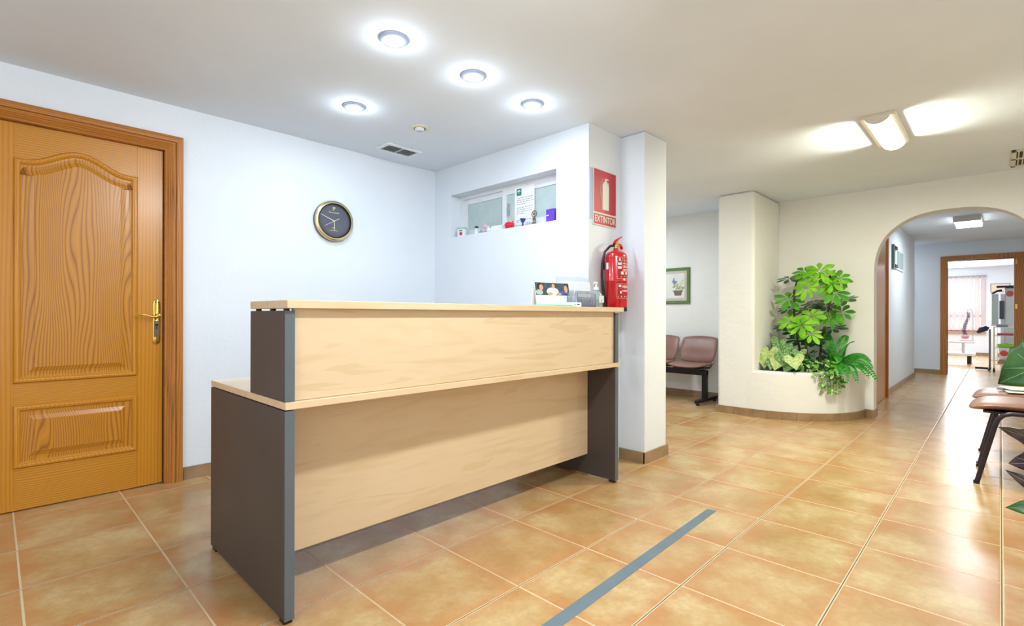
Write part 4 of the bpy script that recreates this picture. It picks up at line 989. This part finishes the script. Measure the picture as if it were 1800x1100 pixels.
SCH = thing('umbrella_plant', 'tall umbrella plant with whorled leaves in the curved planter', 'plant', (6.02, 1.40, .42))
stems = [[(6.05, 1.50, .42), (6.04, 1.57, .8), (6.03, 1.60, 1.05), (6.02, 1.60, 1.32), (6.0, 1.56, 1.46)],
         [(6.08, 1.38, .42), (6.10, 1.36, .8), (6.10, 1.30, 1.1), (6.08, 1.26, 1.3), (6.05, 1.27, 1.48)],
         [(6.0, 1.45, .42), (5.93, 1.46, .7), (5.88, 1.45, .93)]]
m = MB()
for s in stems: m.tube(s, [.012]*(len(s)-1)+[.006], 8)
# whorl centres: (y, z, x-offset, shade 0 bright 1 mid 2 deep, tilt)
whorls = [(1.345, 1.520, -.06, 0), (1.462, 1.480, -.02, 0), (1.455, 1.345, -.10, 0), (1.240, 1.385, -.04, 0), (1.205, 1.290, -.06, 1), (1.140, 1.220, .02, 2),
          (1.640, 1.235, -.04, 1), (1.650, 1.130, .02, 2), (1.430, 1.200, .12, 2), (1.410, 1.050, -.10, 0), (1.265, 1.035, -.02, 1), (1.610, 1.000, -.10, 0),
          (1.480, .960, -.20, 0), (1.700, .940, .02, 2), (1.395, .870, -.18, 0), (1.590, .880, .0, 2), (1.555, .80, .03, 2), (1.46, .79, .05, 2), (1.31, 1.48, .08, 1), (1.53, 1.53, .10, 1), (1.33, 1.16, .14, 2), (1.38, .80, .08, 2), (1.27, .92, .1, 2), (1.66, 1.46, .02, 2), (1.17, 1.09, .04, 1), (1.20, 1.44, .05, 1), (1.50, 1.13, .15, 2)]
wm = [MB(), MB(), MB()]
random.seed(21)
for (y, z, dx, sh) in whorls:
    c = Vector((6.02+dx, y, z)); 
    # petiole to nearest stem point
    best = min((Vector(q) for s in stems for q in s[1:]), key=lambda q: (q-c).length+abs(q.z-c.z+.08)*.8)
    mid = (best+c)/2+Vector((0, 0, .02)); m.tube([best, mid, c], .003, 6)
    n = random.choice((7, 8, 8)); ax = (Vector((-.75, -.15, .65))+Vector((random.uniform(-.15, .15), random.uniform(-.25, .25), random.uniform(-.2, .25)))).normalized()
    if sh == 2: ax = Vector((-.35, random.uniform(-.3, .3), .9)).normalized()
    a = ax.orthogonal().normalized(); b = ax.cross(a); ph = random.uniform(0, 1)
    L0 = random.uniform(.125, .155)
    for k in range(n):
        th = 2*pi*(k+ph)/n; d = a*cos(th)+b*sin(th)
        L = L0*random.uniform(.8, 1.08)
        wm[sh].leaf(c+d*.012, d+ax*.12, ax, L, L*.42, droop=.22, rows=6, fold=-.18, wpos=.62)
m.build('stems', STEM, SCH, smooth='auto')
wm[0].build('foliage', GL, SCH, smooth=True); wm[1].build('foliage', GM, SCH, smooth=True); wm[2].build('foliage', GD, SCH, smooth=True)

def arrow_leaf(m, c, d, nrm, L, W):
    """arrow / heart shaped blade built as a fan; c = petiole joint"""
    c = Vector(c); d = Vector(d).normalized(); nrm = Vector(nrm).normalized(); s = d.cross(nrm).normalized(); nrm = s.cross(d)
    out = [(-.30, .22), (-.22, .42), (0, .50), (.25, .44), (.5, .30), (.75, .14), (1, 0)]
    pts = [(0, 0)]+[(a, b) for a, b in out]+[(a, -b) for a, b in out[-2::-1]]
    vs = []
    for a, b in pts: vs.append(c+d*a*L+s*b*W*1.05+nrm*(-.22*abs(b)*W*-1*.5-.12*max(0, a)**2*L))
    mid = [c+d*t*L-nrm*.12*t*t*L for t in (0, .25, .5, .75)]
    o = len(vs); vs += mid[1:]
    # left side fan quads around the midrib
    n = len(out)
    f = []
    for sgn, idx in ((1, list(range(1, n+1))), (-1, [len(pts)-1-i for i in range(n-1)]+[n])):
        mids = [0, 0, 0, o, o+1, o+2, n]
        for i in range(n-1):
            a, b = idx[i], idx[i+1]; p, q = mids[i], mids[i+1]
            if i == n-2: f.append((p, a, b))
            elif p == q: f.append((p, a, b))
            else: f.append((p, a, b, q))
    m.add(vs, f)
SYN = thing('arrowhead_plant', 'low arrowhead plant with mottled pale leaves at the left of the planter', 'plant', (5.80, 1.62, .42))
a, b, st = MB(), MB(), MB(); random.seed(8)
leaves = [(5.70, 1.83, .60, 0, .16), (5.66, 1.66, .56, 0, .16), (5.9, 1.72, .68, 1, .17), (5.75, 1.86, .66, 0, .17), (5.72, 1.76, .65, 0, .18), (5.82, 1.66, .70, 1, .2), (5.70, 1.80, .55, 0, .13), (5.62, 1.50, .60, 0, .19), (5.68, 1.62, .62, 1, .17), (5.66, 1.71, .55, 1, .14), (5.74, 1.48, .66, 1, .15), (5.85, 1.80, .62, 1, .16), (5.8, 1.55, .60, 1, .16), (5.66, 1.56, .52, 1, .13), (5.86, 1.71, .76, 1, .16)]
for x, y, z, sh, L in leaves:
    z -= .0
    jt = Vector((x+.02, y, z+.03)); d = Vector((-.45, random.uniform(-.35, .35), -.75)); nr = Vector((-.8, random.uniform(-.2, .2), .55))
    arrow_leaf(b if sh else a, jt, d, nr, L*.72, L*.95)
    st.tube([(5.82+random.uniform(-.03, .1), 1.62+(y-1.62)*.4, .42), (5.80, (1.62+y)/2, z-.03), jt], .003, 6)
a.build('foliage', SY, SYN, smooth=True); b.build('foliage', SYD, SYN, smooth=True); st.build('stems', GM, SYN, smooth=True)
# fern
FN = thing('fern', 'green sword fern arching over the right rim of the planter', 'fern', (6.05, 1.20, .42))
m = MB(); rc = MB(); random.seed(4)
def frond(p0, p1, p2, p3, w, n=26):
    P = [Vector(p) for p in (p0, p1, p2, p3)]
    pt = lambda t: P[0]*(1-t)**3+P[1]*3*t*(1-t)**2+P[2]*3*t*t*(1-t)+P[3]*t**3
    rc.tube([pt(t/10) for t in range(11)], [.0035*(1-.07*t) for t in range(11)], 6)
    for i in range(2, n+1):
        t = i/n; p = pt(t); d = (pt(min(1, t+.02))-pt(t-.02)).normalized(); s = d.cross(Vector((-.4, -.2, .9))).normalized(); nr = s.cross(d)
        L = w*(sin(pi*min(1, .15+t*.85))**.6)*.5+.006
        for sg in (1, -1): m.leaf(p, s*sg+d*.45, nr, L, .020, droop=.18, rows=3, fold=0)
b0 = (6.02, 1.22, .44)
for tip, w in [((5.85, 1.26, .86), .10), ((6.10, 1.32, .88), .10), ((5.92, 1.04, .80), .11), ((5.98, .93, .63), .13), ((5.88, .88, .55), .13), ((5.80, .90, .47), .13), ((5.75, .98, .42), .13), ((5.68, 1.05, .42), .12), ((6.12, .93, .60), .12), ((5.85, .84, .44), .12), ((5.78, 1.14, .60), .11), ((6.2, 1.15, .85), .11), ((5.70, 1.12, .47), .12)]:
    T_ = Vector(tip); B = Vector(b0); hgt = max(0, .75-T_.z)
    frond(b0, B+(T_-B)*.2+Vector((0, 0, .16)), B+(T_-B)*.7+Vector((0, 0, .12+hgt*.35)), T_, w)
m.build('foliage', FE, FN, smooth=True); rc.build('stems', GM, FN, smooth=True)
# variegated ivy
IV = thing('variegated_ivy', 'small-leaved variegated ivy spilling over the planter rim', 'ivy', (5.82, 1.32, .42))
m, st, m2 = MB(), MB(), MB(); random.seed(11)
for k in range(150):
    r = random.random()
    if r < .55: p = Vector((random.uniform(5.70, 5.90), random.uniform(1.15, 1.48), random.uniform(.47, .62)))
    else:
        a_ = radians(random.uniform(222, 238)); rr = R1+random.uniform(.01, .06); p = Vector((cx_+rr*cos(a_), cy_+rr*sin(a_), random.uniform(.30, .52)))
    d = Vector((random.uniform(-1, .1), random.uniform(-1, 1), random.uniform(-.8, .4)))
    (m if random.random() < .6 else m2).leaf(p, d, (-.6, -.3, .7), random.uniform(.035, .06), random.uniform(.022, .034), droop=.2, rows=4, fold=-.2)
for k in range(9):
    a_ = radians(222+k*2); st.tube([(5.88, 1.32, .43), (cx_+(R1-.05)*cos(a_), cy_+(R1-.05)*sin(a_), .53), (cx_+(R1+.02)*cos(a_), cy_+(R1+.02)*sin(a_), .48), (cx_+(R1+.03)*cos(a_), cy_+(R1+.03)*sin(a_), .33)], .0025, 5)
m.build('foliage', VG, IV, smooth=True); m2.build('foliage', GM, IV, smooth=True); st.build('stems', GM, IV, smooth=True)
# undergrowth dark filler plant
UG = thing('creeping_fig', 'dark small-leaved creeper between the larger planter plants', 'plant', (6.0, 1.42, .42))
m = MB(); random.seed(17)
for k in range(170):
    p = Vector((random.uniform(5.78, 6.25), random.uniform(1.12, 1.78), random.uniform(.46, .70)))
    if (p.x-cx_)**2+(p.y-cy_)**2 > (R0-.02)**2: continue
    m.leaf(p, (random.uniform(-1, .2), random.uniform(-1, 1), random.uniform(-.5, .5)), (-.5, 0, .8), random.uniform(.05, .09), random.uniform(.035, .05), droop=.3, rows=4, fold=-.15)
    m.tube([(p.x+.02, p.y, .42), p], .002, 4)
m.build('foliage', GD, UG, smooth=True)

# right-hand plant (angular dark leaves)
PL = thing('angel_wing_plant', 'potted plant with large angular dark green leaves at the right edge', 'plant', (2.35, -.36, 0))
POT = mat('terracotta_pot', '#a8623c', .8, bump=.2, bscale=50)
MB().lathe((2.35, -.36, 0), [(.10, 0), (.12, .01), (.155, .25), (.165, .25), (.165, .28), (.145, .28), (.135, .24), (0, .235)], 36).build('pot', POT, PL, smooth='auto')
BLF = leafmat('leaf_glossy_dark', '#20431c', '#38642a', scale=16, tr=.06, rough=.3)
PUR = leafmat('leaf_purple_under', '#2f2232', '#5a4a60', scale=30, tr=.05)
st, top, und, ve = MB(), MB(), MB(), MB()
def wing(c, d, nrm, L, W, purple=False):
    """angular lobed blade, filled as rings around the outline so that it can bend"""
    c = Vector(c); d = Vector(d).normalized(); s = d.cross(Vector(nrm)).normalized(); nr = s.cross(d)
    out = [(-.16, .08), (-.30, .30), (-.12, .44), (.08, .56), (.16, .47), (.34, .50), (.50, .36), (.74, .22), (1.0, 0)]
    out2 = [(-.08, -.12), (-.22, -.40), (.02, -.50), (.14, -.40), (.36, -.42), (.52, -.28), (.76, -.16)]
    pts = out+out2[::-1]; n = len(pts); o = Vector((.22, 0)); NR = 5; vs = []
    def P(a, b): return c+d*a*L+s*b*W+nr*(.16*abs(b)*W-.16*max(0, a)**2*L+.012*W*sin(b*22))
    vs.append(P(o.x, 0))
    for r in range(1, NR+1):
        for a, b in pts: q = o.lerp(Vector((a, b)), r/NR); vs.append(P(q.x, q.y))
    f = [(0, i+1, (i+1) % n+1) for i in range(n)]
    for r in range(NR-1):
        for i in range(n): f.append((1+r*n+i, 1+r*n+(i+1) % n, 1+(r+1)*n+(i+1) % n, 1+(r+1)*n+i))
    (und if purple else top).add(vs, f)
    for a, b in ((1, 0), (.08, .56), (.34, .50), (-.30, .30), (-.22, -.40), (.02, -.50), (.36, -.42), (.74, .22)):
        ve.tube([P(.22+(a-.22)*t, b*t)+nr*.0012 for t in (0, .3, .6, .92)], [.0016, .0013, .0009, .0004], 5)
    st.tube([(2.35, -.36, .25), Vector((2.35, -.36, .3)).lerp(c, .6)+Vector((0, -.03, .06)), c], .005, 8)
wing((2.32, -.105, .905), (.0, .9, -.55), (-.9, .1, .3), .135, .17)
wing((2.30, -.19, .76), (-.1, .75, .45), (-.9, .1, .3), .13, .16)
wing((2.28, -.15, .70), (-.2, .9, .25), (-.9, .2, .3), .10, .12)
wing((2.33, -.10, .66), (.1, .9, .1), (-.7, .3, -.6), .11, .10, True)
wing((2.30, -.105, .60), (0, .85, -.3), (-.8, .3, -.4), .09, .11, True)
wing((2.28, -.13, .50), (0, .95, .35), (-.8, .3, -.4), .13, .09, True)
wing((2.30, -.13, .45), (0, .95, -.1), (-.8, .2, .5), .12, .09)
wing((2.36, -.28, 1.0), (-.2, .6, .5), (-.8, .1, .5), .2, .2)
wing((2.40, -.45, .95), (.2, -.7, .3), (-.5, -.1, .8), .22, .2)
wing((2.25, -.30, .60), (-.8, .1, .2), (-.3, 0, .9), .2, .18)
wing((2.45, -.40, .55), (.8, .3, .2), (-.3, 0, .9), .2, .18)
ve.build('veins', mat('leaf_vein', '#7da765', .5), PL)
top.build('foliage', BLF, PL, smooth=True, solid=.0015, sub=0); und.build('dark_foliage', PUR, PL, smooth=True, solid=.0015); st.build('stems', PUR, PL, smooth=True)

# ------------------------------------------------------------------ lights
def area(name, loc, size, power, col, rot=(0, 0, 0), sy=None, spread=pi, shape=None):
    l = bpy.data.lights.new(name, 'AREA'); l.energy = power; l.color = col; l.size = size
    if sy: l.shape = 'RECTANGLE'; l.size_y = sy
    if shape: l.shape = shape
    l.spread = spread
    o = bpy.data.objects.new(name, l); COL.objects.link(o); o.location = loc; o.rotation_euler = rot; return o
def point(name, loc, power, col, r=.02):
    l = bpy.data.lights.new(name, 'POINT'); l.energy = power; l.color = col; l.shadow_soft_size = r
    o = bpy.data.objects.new(name, l); COL.objects.link(o); o.location = loc; return o
COOL = (.74, .87, 1.0); NEU = (.90, .95, 1.0); WARM = (.98, .97, .78)
for i, (x, y) in enumerate([(1.326, 2.076), (1.833, 2.08), (2.332, 2.092), (1.583, 2.928)]):
    area('downlight_beam', (x, y, H-.018), .08, 5.5, COOL, shape='DISK')
    point('downlight_glow', (x, y, H-.060), 1.6, COOL, .025)
# unseen hall lamps: first read off the desk shadows, second added behind
area('unseen_hall_luminaire', (1.25, .58, H-.068), .66, 37, NEU, sy=.12)
area('unseen_hall_luminaire', (-1.6, .58, H-.068), .66, 26, NEU, sy=.12)
# soft fill added behind and beside the viewer, no window known there
area('back_fill', (-2.44, 1.2, 1.25), 2.6, 12, (.80, .90, 1.0), rot=(0, radians(-90), 0), sy=2.0)
area('side_fill', (-.4, -.94, 1.35), 2.4, 9, (.84, .92, 1.0), rot=(radians(90), 0, 0), sy=1.5)
# the visible hall luminaire: downwards and out of both sides
area('luminaire_down', (4.37, .58, H-.068), .66, 52, WARM, sy=.12)
for s in (-1, 1):
    area('luminaire_side', (4.37, .58+s*.083, H-.045), .62, 3.6, WARM, rot=(radians(s*(90+5)), 0, 0), sy=.014, spread=radians(80))
    for xx, pw in ((1.25, 8), (-1.6, 8)): area('luminaire_side', (xx, .58+s*.083, H-.045), .62, pw, NEU, rot=(radians(s*95), 0, 0), sy=.014, spread=radians(120))  # side throw added to the unseen luminaires to lift the ceiling
area('waiting_luminaire', (5.0, 3.6, H-.05), .9, 30, (.84, .93, 1), sy=.3)
area('corridor_luminaire', (9.17, .32, H-.085), .6, 24, (.84, .94, 1), sy=.24)
area('passage_luminaire', (11.6, 2.0, H-.05), .5, 12, (.88, .95, 1), sy=.3)
area('treatment_fill', (15.3, .6, H-.05), 2.0, 95, (.97, .97, 1), sy=1.2)  # ceiling fill added to keep the far room bright
area('treatment_daylight', (18.3, 1.2, 1.4), 1.6, 60, (.95, .97, 1), rot=(0, radians(90), 0), sy=1.4)
area('service_room_fill', (3.2, 3.1, H-.03), .3, 5, (.9, 1, 1))  # weak light added behind the frosted pane, no lamp known there

# luminaire housings and window frames made up to go with the lights
for k, (x, y, w_, d_) in enumerate([(1.25, .58, .74, .20), (-1.6, .58, .74, .20), (5.0, 3.6, .9, .34), (11.6, 2.0, .5, .34), (15.3, .6, 2.0, 1.2)]):
    struct(MB().box(x-w_/2, y-d_/2, H-.024, x+w_/2, y+d_/2, H), 'trim_%d' % (k+1), LB, 'added cream housing of a ceiling luminaire', 'ceiling light')
m = MB().frame(-2.5, -2.46, -.2, 2.6, -.0, 2.2, .06, .06, .06, .06); m.box(-2.5, 1.17, .06, -2.46, 1.23, 2.14)
g = struct(m, 'added_window_back', PVC, 'added white window frame around the fill light behind the viewer', 'window')
m = MB(); m.box(-1.7, -1.0, .5, .9, -.97, .56).box(-1.7, -1.0, 2.14, .9, -.97, 2.2).box(-1.7, -1.0, .56, -1.64, -.97, 2.14).box(.84, -1.0, .56, .9, -.97, 2.14)
struct(m, 'added_window_side', PVC, 'added white window frame around the fill light at the side', 'window')

w = bpy.data.worlds.new('world'); S.world = w; w.use_nodes = True
bg = w.node_tree.nodes['Background']; bg.inputs[0].default_value = (.93, .96, 1, 1); bg.inputs[1].default_value = 5.0

# every loose piece of these becomes a part of its own
SPLIT = ('foot', 'end_cap', 'printed_face', 'printed_hair', 'spacer', 'screw', 'hinge', 'clip', 'date_grid', 'instruction_label', 'feet', 'gel_cap', 'insert', 'clips', 'edge_profile', 'crossbar', 'core')
def islands(ob):
    me = ob.data; par = list(range(len(me.vertices)))
    def find(a):
        while par[a] != a: par[a] = par[par[a]]; a = par[a]
        return a
    for e in me.edges:
        a, b = find(e.vertices[0]), find(e.vertices[1])
        if a != b: par[a] = b
    g = {}
    for p in me.polygons: g.setdefault(find(p.vertices[0]), []).append(p)
    return list(g.values())
for ob in [o for o in S.objects if o.type == 'MESH' and o.name.split('.')[0] in SPLIT and o.name.split('.')[0] not in ('date_grid',)]:
    gs = islands(ob)
    if len(gs) < 2: continue
    src = ob.data; base = ob.name.split('.')[0]
    base = {'feet': 'foot', 'clips': 'paper_clip'}.get(base, base)
    for k, g in enumerate(gs):
        idx = {}; vs = []; fs = []
        for p in g:
            f = []
            for v in p.vertices:
                if v not in idx: idx[v] = len(vs); vs.append(src.vertices[v].co[:])
                f.append(idx[v])
            fs.append(f)
        me = bpy.data.meshes.new(base); me.from_pydata(vs, [], fs)
        for mt in src.materials: me.materials.append(mt)
        for a, p in zip(me.polygons, g): a.use_smooth = p.use_smooth; a.material_index = p.material_index
        if k == 0: ob.data = me
        else:
            c = ob.copy(); c.data = me; c.name = base; COL.objects.link(c)

# ------------------------------------------------------------------ camera
cam = bpy.data.cameras.new('camera'); co = bpy.data.objects.new('camera', cam); COL.objects.link(co)
cam.sensor_width = 36; cam.sensor_fit = 'HORIZONTAL'; cam.lens = 884.9/1800*36; cam.shift_y = 3.75/1800; cam.clip_start = .05; cam.clip_end = 100
YAW = .770501; roll = -.00227
co.location = (0, 0, 1.0553)
co.rotation_euler = (Matrix.Rotation(YAW-pi/2, 3, 'Z') @ Matrix.Rotation(pi/2, 3, 'X') @ Matrix.Rotation(-roll, 3, 'Z')).to_euler()
S.camera = co
S.view_settings.view_transform = 'Standard'; S.view_settings.look = 'None'; S.view_settings.gamma = 1; S.view_settings.use_curve_mapping = False
S.view_settings.exposure = 0.08
